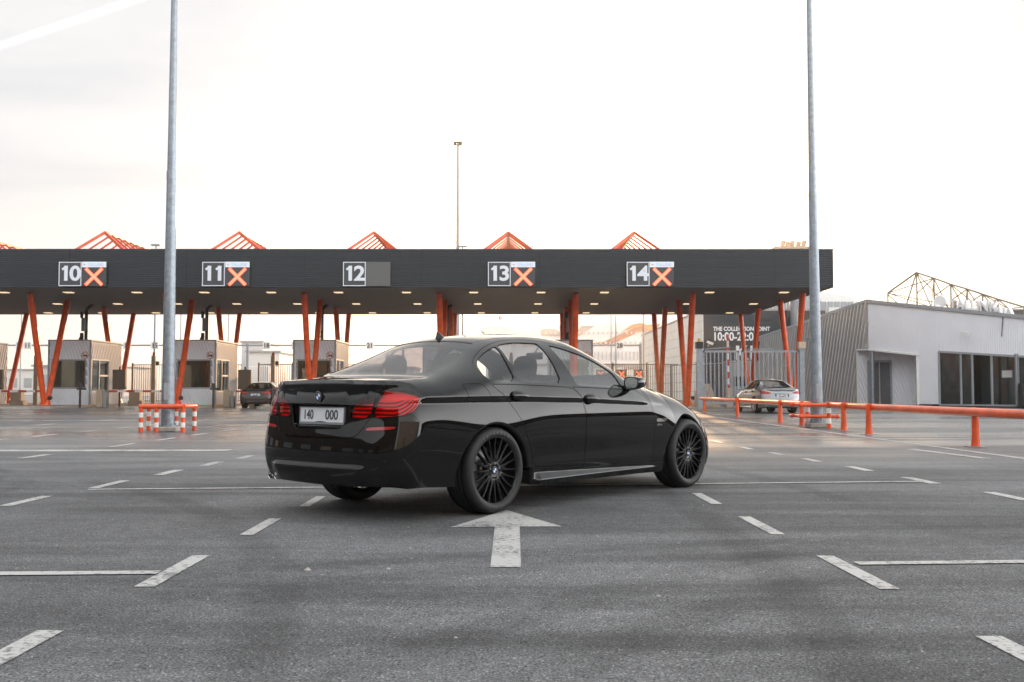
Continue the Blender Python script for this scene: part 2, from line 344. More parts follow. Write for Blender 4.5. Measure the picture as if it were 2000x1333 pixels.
def cut_domain(outline, parts, grid, st, lo=None):
    """constrained Delaunay of outline + part polygons; returns {part: (verts2d, tris)}"""
    V = []; E = []
    def addloop(p):
        n = len(V); V.extend(map(tuple, p)); E.extend((n + i, n + (i + 1) % len(p)) for i in range(len(p)))
    addloop(outline); segs = [outline]
    polys = []
    for name, p, g in parts:
        p = densify(np.asarray(p, float), st); q = inset(p, g) if g else None; polys.append((name, p, q)); addloop(p); segs.append(p)
        if g: addloop(q); segs.append(q)
    A = np.concatenate(segs); B = np.concatenate([np.roll(s_, -1, 0) for s_ in segs])
    G = grid[inpoly(grid, outline)]; keep = np.ones(len(G), bool)
    d = B - A; ll = np.maximum((d * d).sum(1), 1e-12)
    for k in range(0, len(G), 2000):
        g_ = G[k:k + 2000]; t = np.clip(((g_[:, None] - A[None]) * d[None]).sum(2) / ll[None], 0, 1); dd = g_[:, None] - (A[None] + d[None] * t[..., None]); keep[k:k + 2000] = ((dd * dd).sum(2).min(1) > .0045 ** 2)
    V.extend(map(tuple, G[keep]))
    vv, ee, ff, *_ = delaunay_2d_cdt([Vector(p) for p in V], E, [], 0, 1e-6)
    v2 = np.array([(a.x, a.y) for a in vv]); tr = np.array([f for f in ff if len(f) == 3]); c = v2[tr].mean(1)
    a2 = (v2[tr[:, 1]] - v2[tr[:, 0]]); b2 = (v2[tr[:, 2]] - v2[tr[:, 0]]); ar = a2[:, 0] * b2[:, 1] - a2[:, 1] * b2[:, 0]
    left = inpoly(c, outline) & (np.abs(ar) > 1e-9); out = {}
    for name, p, q in polys:
        m = left & inpoly(c, p); use = m & inpoly(c, q) if q is not None else m; left = left & ~m
        if name and use.any():
            if name in out: out[name] = np.concatenate([out[name], tr[use]])
            else: out[name] = tr[use]
    out['body'] = tr[left]
    return v2, out
def finish(name, P, Nn, F, m, parent, off=0, flange=.014, uv=None, mirror='both', label=None, keep_open=None):
    """P,Nn: points and normals, F: triangles. Builds the part with folded-in edges and exact normals."""
    F = np.asarray(F); used = np.unique(F); mp = -np.ones(len(P), int); mp[used] = np.arange(len(used)); P, Nn, F = P[used], Nn[used], mp[F]
    if uv is not None: uv = uv[used]
    if mirror in ('merge', 'left'):
        P2 = P * [1, -1, 1]; N2 = Nn * [1, -1, 1]; F2 = F[:, ::-1]
        if mirror == 'left': P, Nn, F = P2, N2, F2
        else: F = np.concatenate([F, F2 + len(P)]); P = np.concatenate([P, P2]); Nn = np.concatenate([Nn, N2]); uv = np.concatenate([uv, uv]) if uv is not None else None
    # weld
    key = np.round(P / 2.5e-4).astype(np.int64); _, fi, inv = np.unique(key, axis=0, return_index=True, return_inverse=True); inv = inv.ravel()
    P, Nn, F = P[fi], Nn[fi], inv[F]; uv = uv[fi] if uv is not None else None
    F = F[(F[:, 0] != F[:, 1]) & (F[:, 1] != F[:, 2]) & (F[:, 0] != F[:, 2])]
    fn = np.cross(P[F[:, 1]] - P[F[:, 0]], P[F[:, 2]] - P[F[:, 0]]); w_ = (fn * Nn[F[:, 0]]).sum(1) < 0; F[w_] = F[w_][:, ::-1]
    P = P + Nn * off
    ed = {}
    for t in F:
        for i in range(3):
            a, b = int(t[i]), int(t[(i + 1) % 3]); ed[(a, b)] = ed.get((a, b), 0) + 1
    faces = [tuple(map(int, t)) for t in F]; verts = [tuple(p) for p in P]; ns = [tuple(map(tuple, Nn[t])) for t in F]; uvs = [[tuple(uv[i]) for i in t] for t in F] if uv is not None else None
    nfl = 0
    if flange:
        idx = {}
        for (a, b) in ed:
            if (b, a) in ed: continue
            if mirror == 'merge' and abs(P[a][1]) < 1e-4 and abs(P[b][1]) < 1e-4: continue
            q = []
            for c in (b, a):
                if c not in idx:
                    idx[c] = len(verts); verts.append(tuple(P[c])); verts.append(tuple(P[c] - Nn[c] * flange))
                q.append(idx[c])
            f = (q[1], q[0], q[0] + 1, q[1] + 1); f = (f[0], f[3], f[2], f[1])
            n_ = np.cross(np.array(verts[f[1]]) - np.array(verts[f[0]]), np.array(verts[f[2]]) - np.array(verts[f[0]])); l = np.linalg.norm(n_); n_ = n_ / l if l > 1e-12 else Nn[a]
            faces.append(f); ns.append((tuple(n_),) * 4); nfl += 1
            if uvs is not None: uvs.append([tuple(uv[a])] * 4)
    me = bpy.data.meshes.new(name); me.from_pydata(verts, [], faces); me.shade_smooth()
    flat = [n_ for q in ns for n_ in q]
    if len(flat) == len(me.loops): me.normals_split_custom_set(flat)
    if uvs is not None:
        l_ = me.uv_layers.new(name='surf'); k = 0
        for q in uvs:
            for u in q: l_.data[k].uv = u; k += 1
    me.materials.append(m)
    if nfl:
        me.materials.append(MM['deep']); a_ = np.zeros(len(faces), np.int32); a_[-nfl:] = 1; me.polygons.foreach_set('material_index', a_)
    return link(name, me, m, parent, label)
SYM = 2 * SC
def mir(p): return [(SYM - a, b) for a, b in p]
def arc_hole(cx, r0, r1, zc=.345, r2=None):
    """wheel arch outline: r0 over the top, r1 low in front, r2 low behind"""
    r2 = r2 or r1; p = [(cx + (r1 + .005), .0)]
    for k in range(0, 37):
        t = math.pi * k / 36; c = math.cos(t); low = (1 - math.sin(t)) ** 1.5; r = r0 + (r1 - r0) * low if c > 0 else r0 + (r2 - r0) * low
        p.append((cx + r * c, zc + r * math.sin(t)))
    p.append((cx - r2 - .005, .0)); return p
CUTS = dict(
 door_rear=[(-.020,1.033),(.026,.999),(.126,.938),(.179,.884),(.247,.811),(.297,.748),(.330,.700),(.376,.605),(.444,.482),(.490,.371),(.515,.342),(.540,.336),(1.20,.310),(1.213,.33),(1.218,.484),(1.208,.654),(1.206,.72),(1.203,.777),(1.188,.857),(1.164,.918),(1.125,.961),(1.058,1.009),(.660,1.022),(.325,1.031)],
 door_front=[(1.223,.309),(2.285,.285),(2.306,.30),(2.325,.510),(2.313,.652),(2.297,.779),(2.271,.871),(2.118,.976),(2.03,.988),(1.84,.990),(1.468,1.003),(1.154,1.012),(1.063,1.013),(1.130,.963),(1.169,.92),(1.193,.858),(1.209,.777),(1.212,.654),(1.223,.484),(1.218,.33)],
 dlo=[(-.031,1.040),(-.079,1.090),(-.095,1.137),(-.073,1.185),(-.024,1.226),(.037,1.262),(.114,1.302),(.207,1.343),(.307,1.375),(.447,1.404),(.593,1.420),(.730,1.427),(.869,1.428),(1.002,1.422),(1.213,1.395),(1.340,1.369),(1.513,1.325),(1.722,1.253),(1.853,1.197),(1.952,1.145),(2.06,1.075),(2.10,1.005),(2.03,.990),(1.840,.992),(1.468,1.005),(1.154,1.014),(1.048,1.015),(.660,1.024),(.325,1.033),(-.020,1.036)],
 qg=[(-.006,1.057),(-.050,1.10),(-.056,1.135),(-.045,1.170),(-.022,1.197),(.018,1.227),(.099,1.273),(.205,1.318),(.315,1.352),(.325,1.345),(.298,1.215),(.306,1.051)],
 rg=[(.352,1.360),(.42,1.375),(.534,1.392),(.670,1.400),(.915,1.402),(.923,1.39),(.930,1.252),(.938,1.042),(.668,1.045),(.345,1.052),(.335,1.210),(.345,1.30)],
 fg=[(1.050,1.392),(1.193,1.375),(1.318,1.347),(1.486,1.302),(1.612,1.257),(1.735,1.201),(1.827,1.153),(1.842,1.082),(1.850,1.003),(1.471,1.014),(1.165,1.024),(1.150,1.035),(1.090,1.231)],
 fuel=[(-.326,1.034),(-.132,1.037),(-.097,1.024),(-.061,.980),(-.043,.947),(-.045,.906),(-.062,.892),(-.271,.894),(-.291,.907),(-.297,.948),(-.322,1.002),(-.332,1.020)],
 lamp_outer=[(-1.236,.984),(-1.026,.976),(-.915,.956),(-.850,.939),(-.830,.918),(-.861,.872),(-.904,.838),(-.943,.815),(-1.017,.799),(-1.128,.787),(-1.326,.779),(-1.282,.887)],
 lamp_inner=[(-1.285,.941),(-1.382,.930),(-1.502,.908),(-1.551,.886),(-1.570,.854),(-1.585,.771),(-1.341,.774)],
 trunk=[(-2.3,1.4),(-1.02,1.4),(-1.171,1.068),(-1.214,1.019),(-1.236,1.000),(-1.237,.983),(-1.284,.887),(-1.330,.776),(-1.393,.722),(-1.440,.672),(-1.485,.640),(-1.536,.627),(-1.759,.621),(-2.3,.617)],
 bumper=[(-2.3,.613),(-1.759,.617),(-1.536,.623),(-1.483,.636),(-1.436,.669),(-1.389,.719),(-1.330,.773),(-1.128,.782),(-1.017,.794),(-.943,.808),(-.906,.784),(-.852,.740),(-.780,.711),(-.628,.699),(-.439,.682),(-.20,.660),(-.20,.0),(-2.3,.0)],
 refl=[(-1.385,.680),(-1.355,.705),(-1.205,.712),(-1.070,.714),(-1.095,.696),(-1.186,.688)],
 recess=[(-2.3,.869),(-1.583,.871),(-1.600,.800),(-1.620,.742),(-1.640,.712),(-1.667,.693),(-1.706,.683),(-2.3,.677)],
 side_lamp=[(2.344,.703),(2.374,.711),(2.535,.711),(2.528,.681),(2.350,.676)],
 bonnet_w=[(2.9,1.2),(3.75,1.2),(3.75,.80),(4.0,.735),(5.0,.735),(5.0,1.4)],
 fbumper=[(3.33,.0),(3.33,.60),(3.40,.66),(3.62,.68),(4.1,.66),(5,.66),(5,.0)],
 headlamp=[(3.36,.72),(3.50,.80),(3.75,.775),(4.05,.74),(4.12,.67),(3.70,.66),(3.42,.665)],
 grille=[(4.24,.74),(4.30,.66),(4.50,.655),(4.52,.745)],
 skirt=[(.465,.355),(.50,.352),(.52,.334),(1.22,.305),(2.30,.281),(2.53,.278),(2.58,.0),(.465,.0)],
)
TCUT = dict(
 rear_window=[(-.613,.3),(-.613,0),(-.60,-.17),(-.553,-.424),(-.465,-.578),(-.431,-.608),(-.375,-.612),(-.278,-.595),(-.082,-.545),(.101,-.512),(.19,-.490),(.20,-.46),(.175,-.283),(.150,0),(.150,.3)],
 trunk=[(-1.5,.3),(-1.5,-.80),(-1.00,-.50),(-.96,-.60),(-.854,-.655),(-.676,-.668),(-.572,-.672),(-.490,-.655),(-.478,-.60),(-.568,-.43),(-.615,-.17),(-.628,0),(-.628,.3)],
 roof=[(.162,.3),(.162,0),(.187,-.283),(.215,-.46),(.26,-.478),(1.30,-.49),(1.36,-.47),(1.385,-.3),(1.40,0),(1.40,.3)],
 windscreen=[(1.415,.3),(1.415,0),(1.40,-.3),(1.375,-.45),(1.42,-.50),(2.05,-.545),(2.12,-.53),(2.24,-.30),(2.28,0),(2.28,.3)],
 bonnet=[(2.38,.3),(2.38,0),(2.34,-.30),(2.24,-.54),(2.30,-.60),(2.5,-.655),(2.9,-.67),(3.2,-.68),(3.36,-.9),(4.2,-.9),(4.2,.3)],
)
def surface_of(rays, uvp):
    o, d = rays(uvp[:, 0], uvp[:, 1]); return hit(o, d)
def build_panels(root, M, st=.03, style='main'):
    """cuts every panel of one car out of the body surface. M: materials"""
    sc = np.linspace(SC, SF, int((SF - SC) / .022)); CP = crest(sc); cw = to_wrap(CP)
    zb = np.interp(sc, [-1.95, -1.2, -.4, .4, .6, 2.5, 3.4, 4.6], [.262, .272, .245, .20, .196, .188, .21, .20])
    outl = densify(np.concatenate([cw, np.stack([sc, zb], 1)[::-1]]), .024)
    S_, Z_ = np.meshgrid(np.arange(SC, SF, st), np.arange(.18, 1.5, st / 3), indexing='ij'); gw = np.stack([S_.ravel(), Z_.ravel()], 1); gw = gw[(gw[:, 0] < 3.5) | (np.arange(len(gw)) % 2 == 0)]
    sp = lambda k, it=1: smooth_poly(CUTS[k], it); g = .0044
    arches = [(None, arc_hole(0, .388, .455, r2=.44), 0), (None, arc_hole(2.968, .402, .46, r2=.455), 0)]
    if style == 'main': lamps = [('lamp_outer', sp('lamp_outer'), .002), ('lamp_inner', sp('lamp_inner'), .002)]
    elif style == 'swept': lamps = [('lamp_outer', smooth_poly([(-1.50, .86), (-1.30, .93), (-1.0, .965), (-.72, .985), (-.80, .90), (-.95, .83), (-1.2, .82)]), .002)]
    else: lamps = [('lamp_outer', smooth_poly([(-1.62, .83), (-1.58, .92), (-1.3, .955), (-1.0, .96), (-.86, .93), (-.92, .86), (-1.05, .82)]), .002)]
    parts = arches + lamps + [
        ('recess', CUTS['recess'] if style == 'main' else [(-2.3, .83), (-1.63, .83), (-1.65, .70), (-2.3, .70)], .0005), ('reflector', sp('refl'), .001), ('side_lamp', sp('side_lamp'), .001), ('fuel_door', sp('fuel', 2), g),
        ('glass_quarter', sp('qg'), 0), ('glass_rear', sp('rg'), 0), ('glass_front', sp('fg'), 0), ('trim', sp('dlo'), .002),
        ('door_rear', sp('door_rear'), g), ('door_front', sp('door_front'), g), ('skirt', CUTS['skirt'], .0015),
        ('headlamp', sp('headlamp'), .003), ('grille', CUTS['grille'], .002), ('fbumper', CUTS['fbumper'], .002), ('bonnet', CUTS['bonnet_w'], g), ('trunk', CUTS['trunk'], g), ('bumper', CUTS['bumper'], g)]
    v2, W = cut_domain(outl, parts, gw, .022)
    PW = surface_of(wrap_ray, v2); NW = grad(PW)
    # top domain
    co = CP[:, :2]; outt = np.concatenate([co, [[co[-1][0], 0], [co[0][0], 0]]]); outt[:, 1] = np.minimum(outt[:, 1], 0); outt = densify(outt, .03)
    X_, Y_ = np.meshgrid(np.arange(-1.1, 3.9, st), np.arange(-.9, 0, st * 1.3), indexing='ij'); gt = np.stack([X_.ravel(), Y_.ravel()], 1)
    tp = [(k, smooth_poly(TCUT[k], 1) if k in ('rear_window', 'windscreen') else np.array(TCUT[k], float), .0025 if k in ('trunk', 'bonnet') else .001) for k in ('rear_window', 'trunk', 'roof', 'windscreen', 'bonnet')]
    t2, T = cut_domain(outt, tp, gt, .03)
    PT = surface_of(top_ray, t2); NT = grad(PT)
    nW = len(v2); P = np.concatenate([PW, PT]); Nn = np.concatenate([NW, NT]); UV = np.concatenate([v2, t2])
    def fac(k): return np.concatenate([a for a in ([W[k]] if k in W else []) + ([T[k] + nW] if k in T else [])])
    o = {}
    # wheel-arch lips and liners are built separately; the shell itself:
    o['body'] = finish('body', P, Nn, fac('body'), M['paint'], root, 0, .016, mirror='merge')
    o['trunk'] = finish('trunk_lid', P, Nn, fac('trunk'), M['paint'], root, .001, .016, mirror='merge')
    o['bumper'] = finish('rear_bumper', P, Nn, fac('bumper'), M['paint'], root, .008, .03, mirror='merge')
    o['bonnet'] = finish('bonnet', P, Nn, fac('bonnet'), M['paint'], root, .001, .016, mirror='merge')
    o['fb'] = finish('front_bumper', P, Nn, fac('fbumper'), M['paint'], root, .004, .02, mirror='merge')
    finish('grille', P, Nn, fac('grille'), M['black'], root, -.02, 0, mirror='merge')
    finish('roof_panel', P, Nn, fac('roof'), M['paint'], root, .001, .01, mirror='merge')
    o['rw'] = finish('rear_window', P, Nn, fac('rear_window'), M['glass_dark'], root, -.003, 0, mirror='merge')
    finish('windscreen', P, Nn, fac('windscreen'), M['glass'], root, -.003, 0, mirror='merge')
    rc = fac('recess'); o['recess'] = None
    finish('plate_recess', P, Nn, rc, M['black_gloss'], o['trunk'], -.035, 0, mirror='merge')
    for side in ('right', 'left'):
        mi = 'no' if side == 'right' else 'left'
        for nm, k in (('door', 'door_rear'), ('door', 'door_front')):
            d = finish(nm, P, Nn, fac(k), M['paint'], root, .0005, .016, mirror=mi, label=('rear ' if 'rear' in k else 'front ') + side + ' door'); o[k + side] = d
        fq = finish('window_trim', P, Nn, fac('trim'), M['black_gloss'], root, -.001, .012, mirror=mi, label='gloss black frame round the ' + side + ' side windows')
        for k, nm in (('glass_quarter', 'small rear quarter pane'), ('glass_rear', 'rear door window'), ('glass_front', 'front door window')):
            finish('side_window', P, Nn, fac(k), M['glass'] if 'front' in k else M['glass_mid'], root, -.009, 0, mirror=mi, label=nm + ' on the ' + side)
        if side == 'right' and style == 'main': finish('fuel_door', P, Nn, fac('fuel_door'), M['paint'], root, .0005, .012, mirror=mi)
        elif style == 'main': finish('rear_wing_insert', P, Nn, fac('fuel_door'), M['paint'], root, 0, 0, mirror=mi)
        else: finish('rear_wing_insert', P, Nn, fac('fuel_door'), M['paint'], root, 0, 0, mirror=mi)
        finish('side_skirt', P, Nn, fac('skirt'), M['paint'], root, .004, .02, mirror=mi)
        finish('side_indicator', P, Nn, fac('side_lamp'), M['chrome'], root, .004, .008, mirror=mi)
        finish('bumper_reflector', P, Nn, fac('reflector'), M['red'], o['bumper'], .007, .01, mirror=mi)
        finish('headlight', P, Nn, fac('headlamp'), M['lamp_clear'], root, .003, .01, mirror=mi)
        for k in ('lamp_outer', 'lamp_inner'):
            if k not in W: continue
            ln = finish('tail_light', P, Nn, fac(k), M['lens'], root, .004, .008, mirror=mi, uv=UV, label=('outer ' if 'outer' in k else 'inner ') + side + ' tail light')
            finish('light_bars', P, Nn, fac(k), M['bars'], ln, -.022 if style == 'main' else -.006, 0, mirror=mi, uv=UV)
    # arch lips + liners
    for cx, hole in ((0, arches[0][1]), (2.968, arches[1][1])):
        h2 = np.array(hole[1:-1]); h2 = h2[h2[:, 1] > .2]; Pn = surface_of(wrap_ray, h2); c = np.array([cx, 0, .345])
        for sg in (1, -1):
            mb = MB(); rows = [Pn]
            rad = (Pn - c) * [1, 0, 1]; rad /= np.linalg.norm(rad, axis=1, keepdims=True)
            for dr, dy in ((.012, .004), (.020, .018), (.020, .05), (-.02, .07), (-.03, .36)):
                rows.append(Pn - rad * dr + np.array([0, dy, 0]))
            v = [tuple(p * [1, sg, 1]) for r_ in rows for p in r_]; n = len(Pn)
            mb.add(v, [(j * n + i, j * n + i + 1, (j + 1) * n + i + 1, (j + 1) * n + i) for j in range(len(rows) - 1) for i in range(n - 1)], True)
            mb.build('wheel_arch', M['arch'], root)
    return o, P, Nn
def pt(s, z, off=0):
    """3-D point and outward normal at wrap coordinates"""
    p = surface_of(wrap_ray, np.array([[s, z]], float)); n = grad(p); return p[0] + n[0] * off, n[0]
def blob(prof, sec=16, n=20):
    pass
def make_wheel(M, w=.26, spokes='y'):
    """wheel lying with its axle along y, outside facing -y, centre at origin; returns list of (name, mesh, material, parentname)"""
    out = []
    h = w / 2; Ro = .345
    tb = MB(); pr = [(.262, -h + .012), (.268, -h + .004), (.285, -h - .004), (.305, -h - .006), (.322, -h + .002), (.334, -h + .014), (.3405, -h + .03)]
    gr = []
    for gx in (-.055, -.02, .02, .055): gr += [(.3452, gx - .007), (.338, gx - .005), (.338, gx + .005), (.3452, gx + .007)]
    pr2 = pr + [(.3445, -h + .045)] + gr + [(.3445, h - .045)] + [(r, -y) for r, y in reversed(pr)]
    tb.lathe(pr2, 72)
    for k in range(56):
        t = 2 * math.pi * k / 56; c_, s_ = math.cos(t), math.sin(t)
        for sg in (-1, 1):
            a = Vector((.3452 * c_, sg * (h - .012 - .03), .3452 * s_)); b = Vector((.3330 * c_, sg * (h - .010), .3330 * s_)); q = Vector((-s_, 0, c_)) * .0022
            a2 = Vector((.3458 * math.cos(t + .03), sg * .068, .3458 * math.sin(t + .03)))
            nrm = Vector((c_, 0, s_)) * .0012; tb2 = [a - q + nrm, a + q + nrm, b + q + nrm * 1.5, b - q + nrm * 1.5, a2 - q, a2 + q]
            out.append(None) if False else None
            SIPE.append((tb2, k))
    sip = MB()
    for v, k in SIPE: sip.add(v, [(0, 1, 2, 3), (4, 5, 1, 0)])
    SIPE.clear()
    nt_ = len(tb.f); tb.add(sip.v, sip.f); tm = tb.mesh('tyre'); tm.materials.append(M['tyre']); tm.materials.append(M['deep'])
    for p_ in tm.polygons[nt_:]: p_.material_index = 1
    out.append(('tyre', tm, M['tyre'], None))
    rb = MB(); rb.lathe([(.255, -h + .07), (.252, -h + .02), (.262, -h + .008), (.2685, -h + .004), (.2700, -h + .010), (.268, -h + .016)], 72)
    rb.lathe([(.250, -h + .02), (.238, -h + .07), (.225, .02), (.235, h - .01)], 72)
    yf = -h + .018
    if spokes == 'y':
        for k in range(10):
            t0 = 2 * math.pi * k / 10 + .157; ar = []
            for sgn in (-1, 1):
                pts = [(.045, sgn * .0, .020, yf + .014), (.075, sgn * .005, .019, yf + .002), (.105, sgn * .011, .013, yf), (.14, sgn * .021, .0085, yf), (.20, sgn * .033, .0065, yf - .004), (.256, sgn * .0405, .0062, yf - .008)]
                v = []
                for r, lat, hw, y in pts:
                    tt = t0 + lat / r * 1.0 if r > .05 else t0; q = Vector((math.cos(tt), 0, math.sin(tt))) * r; e = Vector((-math.sin(tt), 0, math.cos(tt)))
                    v += [q + e * hw * .55 + Vector((0, y, 0)), q + e * hw + Vector((0, y + .004, 0)), q + e * hw + Vector((0, y + .035, 0)), q - e * hw + Vector((0, y + .035, 0)), q - e * hw + Vector((0, y + .004, 0)), q - e * hw * .55 + Vector((0, y, 0))]
                m6 = len(pts); rb.add(v, [(j * 6 + i, j * 6 + (i + 1) % 6, (j + 1) * 6 + (i + 1) % 6, (j + 1) * 6 + i) for j in range(m6 - 1) for i in range(6)])
    else:
        for k in range(5):
            t0 = 2 * math.pi * k / 5 + .3
            for sgn in (-.12, .12):
                a = Vector((math.cos(t0 + sgn * .3), 0, math.sin(t0 + sgn * .3))) * .05; b = Vector((math.cos(t0 + sgn), 0, math.sin(t0 + sgn))) * .257
                rb.bar(a + Vector((0, yf + .01, 0)), b + Vector((0, yf, 0)), .035, .03, (0, 1, 0))
    rb.lathe([(.0, yf + .006), (.030, yf + .006), (.036, yf + .010), (.040, yf + .004), (.072, yf + .006), (.078, yf + .012), (.080, yf + .06), (0, yf + .06)], 40)
    out.append(('rim', rb.mesh('rim'), M['rim'], None))
    for k in range(5):
        t = 2 * math.pi * k / 5 + .3; c = Vector((math.cos(t) * .056, 0, math.sin(t) * .056)); out.append(('wheel_bolt', MB().tube(c + Vector((0, yf + .001, 0)), c + Vector((0, yf + .02, 0)), .010, n=8).mesh('wheel_bolt'), M['steel'], 'rim'))
    db = MB(); db.lathe([(.06, .0), (.175, .0), (.178, .006), (.178, .020), (.175, .026), (.06, .026)], 48); db.lathe([(.0, -.03), (.07, -.03), (.075, .0)], 30)
    out.append(('brake_disc', db.mesh('brake_disc'), M['disc'], None))
    cb = MB(); cb.lathe([(.11, -.035), (.185, -.035), (.192, -.02), (.192, .045), (.11, .045), (.11, -.035)], 10, arc=(math.pi - .55, math.pi + .45))
    out.append(('brake_caliper', cb.mesh('brake_caliper'), M['caliper'], None))
    return out
SIPE = []
def put_wheels(root, M, spokes='y'):
    W = make_wheel(M, .27, spokes)
    for cx, cy, lab in ((0, .79, 'rear'), (2.968, .785, 'front')):
        for sg in (-1, 1):
            e = bpy.data.objects.new('wheel', None); col.objects.link(e); e.parent = root; e.location = (cx, sg * cy, .345)
            e.rotation_euler = (0, .35 * cx + (1.2 if sg > 0 else 0), 0 if sg < 0 else math.pi); e['label'] = lab + (' right' if sg < 0 else ' left') + ' wheel'
            for nm, me, m, p in W:
                o = bpy.data.objects.new(nm, me); col.objects.link(o); o.parent = e
                if not me.materials: me.materials.append(m)
            if spokes == 'y': roundel(e, (0, -.135 + .0235, 0), .031, (0, -1, 0), (0, 0, 1), M, letters=True)
def roundel(parent, loc, r, n, up, M, letters=True, name='emblem'):
    n = Vector(n).normalized(); u = Vector(up); u = (u - n * u.dot(n)).normalized(); x = u.cross(n).normalized(); loc = Vector(loc)
    def disc(r0, r1, h, a0=0, a1=2 * math.pi, k=32):
        mb = MB(); v = []
        for i in range(k + 1):
            t = a0 + (a1 - a0) * i / k; d = x * math.cos(t) + u * math.sin(t); v += [loc + d * r0 + n * h, loc + d * r1 + n * h]
        mb.add(v, [(2 * i, 2 * i + 1, 2 * i + 3, 2 * i + 2) for i in range(k)]); return mb
    objs = []
    a = MB()
    prof = [(r, -.001), (r, .0035), (r * .97, .005), (r * .93, .0035), (r * .62, .0035), (0, .004)]
    v = []
    k = 40
    for pr_, h in prof:
        for i in range(k): t = 2 * math.pi * i / k; v.append(loc + (x * math.cos(t) + u * math.sin(t)) * pr_ + n * h)
    a.add(v, [(j * k + i, j * k + (i + 1) % k, (j + 1) * k + (i + 1) % k, (j + 1) * k + i) for j in range(len(prof) - 1) for i in range(k)])
    base = a.build(name, M['black_gloss'], parent)
    def sub(nm, mb, m):
        o = mb.build(nm, m, base); o.matrix_parent_inverse = Matrix(); return o
    sub('chrome_ring', disc(r * .90, r, .0055), M['chrome_flat']); sub('chrome_ring', disc(r * .58, r * .62, .0048), M['chrome_flat'])
    for q in range(4): sub('quarter_field', disc(0.0002, r * .58, .0044, q * math.pi / 2, (q + 1) * math.pi / 2, 8), M['white_e'] if q % 2 == 0 else M['blue_e'])
    if letters:
        mb = MB()
        for ch, aa in (('B', 130), ('M', 90), ('W', 50)):
            t = R(aa); me = text_mesh(ch, r * .40, .0003, r * .008); d = x * math.cos(t) + u * math.sin(t); uu = d; xx = uu.cross(n)
            mb.add([loc + d * r * .755 + xx * v_.co.x + uu * v_.co.y + n * (.0042 + v_.co.z) for v_ in me.vertices], [tuple(p.vertices) for p in me.polygons]); bpy.data.meshes.remove(me)
        sub('letters', mb, M['chrome_flat'])
    return base
def number_plate(root, M, c, n, txt, w=.52, h=.115, blue=False, bold=.004):
    n = Vector(n).normalized(); u = Vector((0, 0, 1)); u = (u - n * n.dot(u)).normalized(); x = u.cross(n).normalized(); c = Vector(c)
    mt = Matrix(((x.x, u.x, n.x, c.x), (x.y, u.y, n.y, c.y), (x.z, u.z, n.z, c.z), (0, 0, 0, 1)))
    p = MB().box(-w / 2, w / 2, -h / 2, h / 2, -.004, 0, mt).build('number_plate', M['plate'], root)
    e = MB()
    for a, b, c_, d in ((-w / 2 - .008, w / 2 + .008, -h / 2 - .018, -h / 2), (-w / 2 - .008, w / 2 + .008, h / 2, h / 2 + .006), (-w / 2 - .008, -w / 2, -h / 2, h / 2), (w / 2, w / 2 + .008, -h / 2, h / 2)): e.box(a, b, c_, d, -.012, .004, mt)
    e.build('plate_frame', M['frame_grey'], p)
    for s_, xx, sx in txt:
        text('characters', s_, c + x * xx * w / .52 + n * .002 - u * .002, M['ink'], p, size=h * .93, ext=.0008, bold=bold, right=x, up=u, sx=sx)
    if blue: MB().box(-w / 2 + .002, -w / 2 + .042, -h / 2 + .002, h / 2 - .002, 0, .0015, mt).build('blue_band', M['blue_e'], p)
    return p
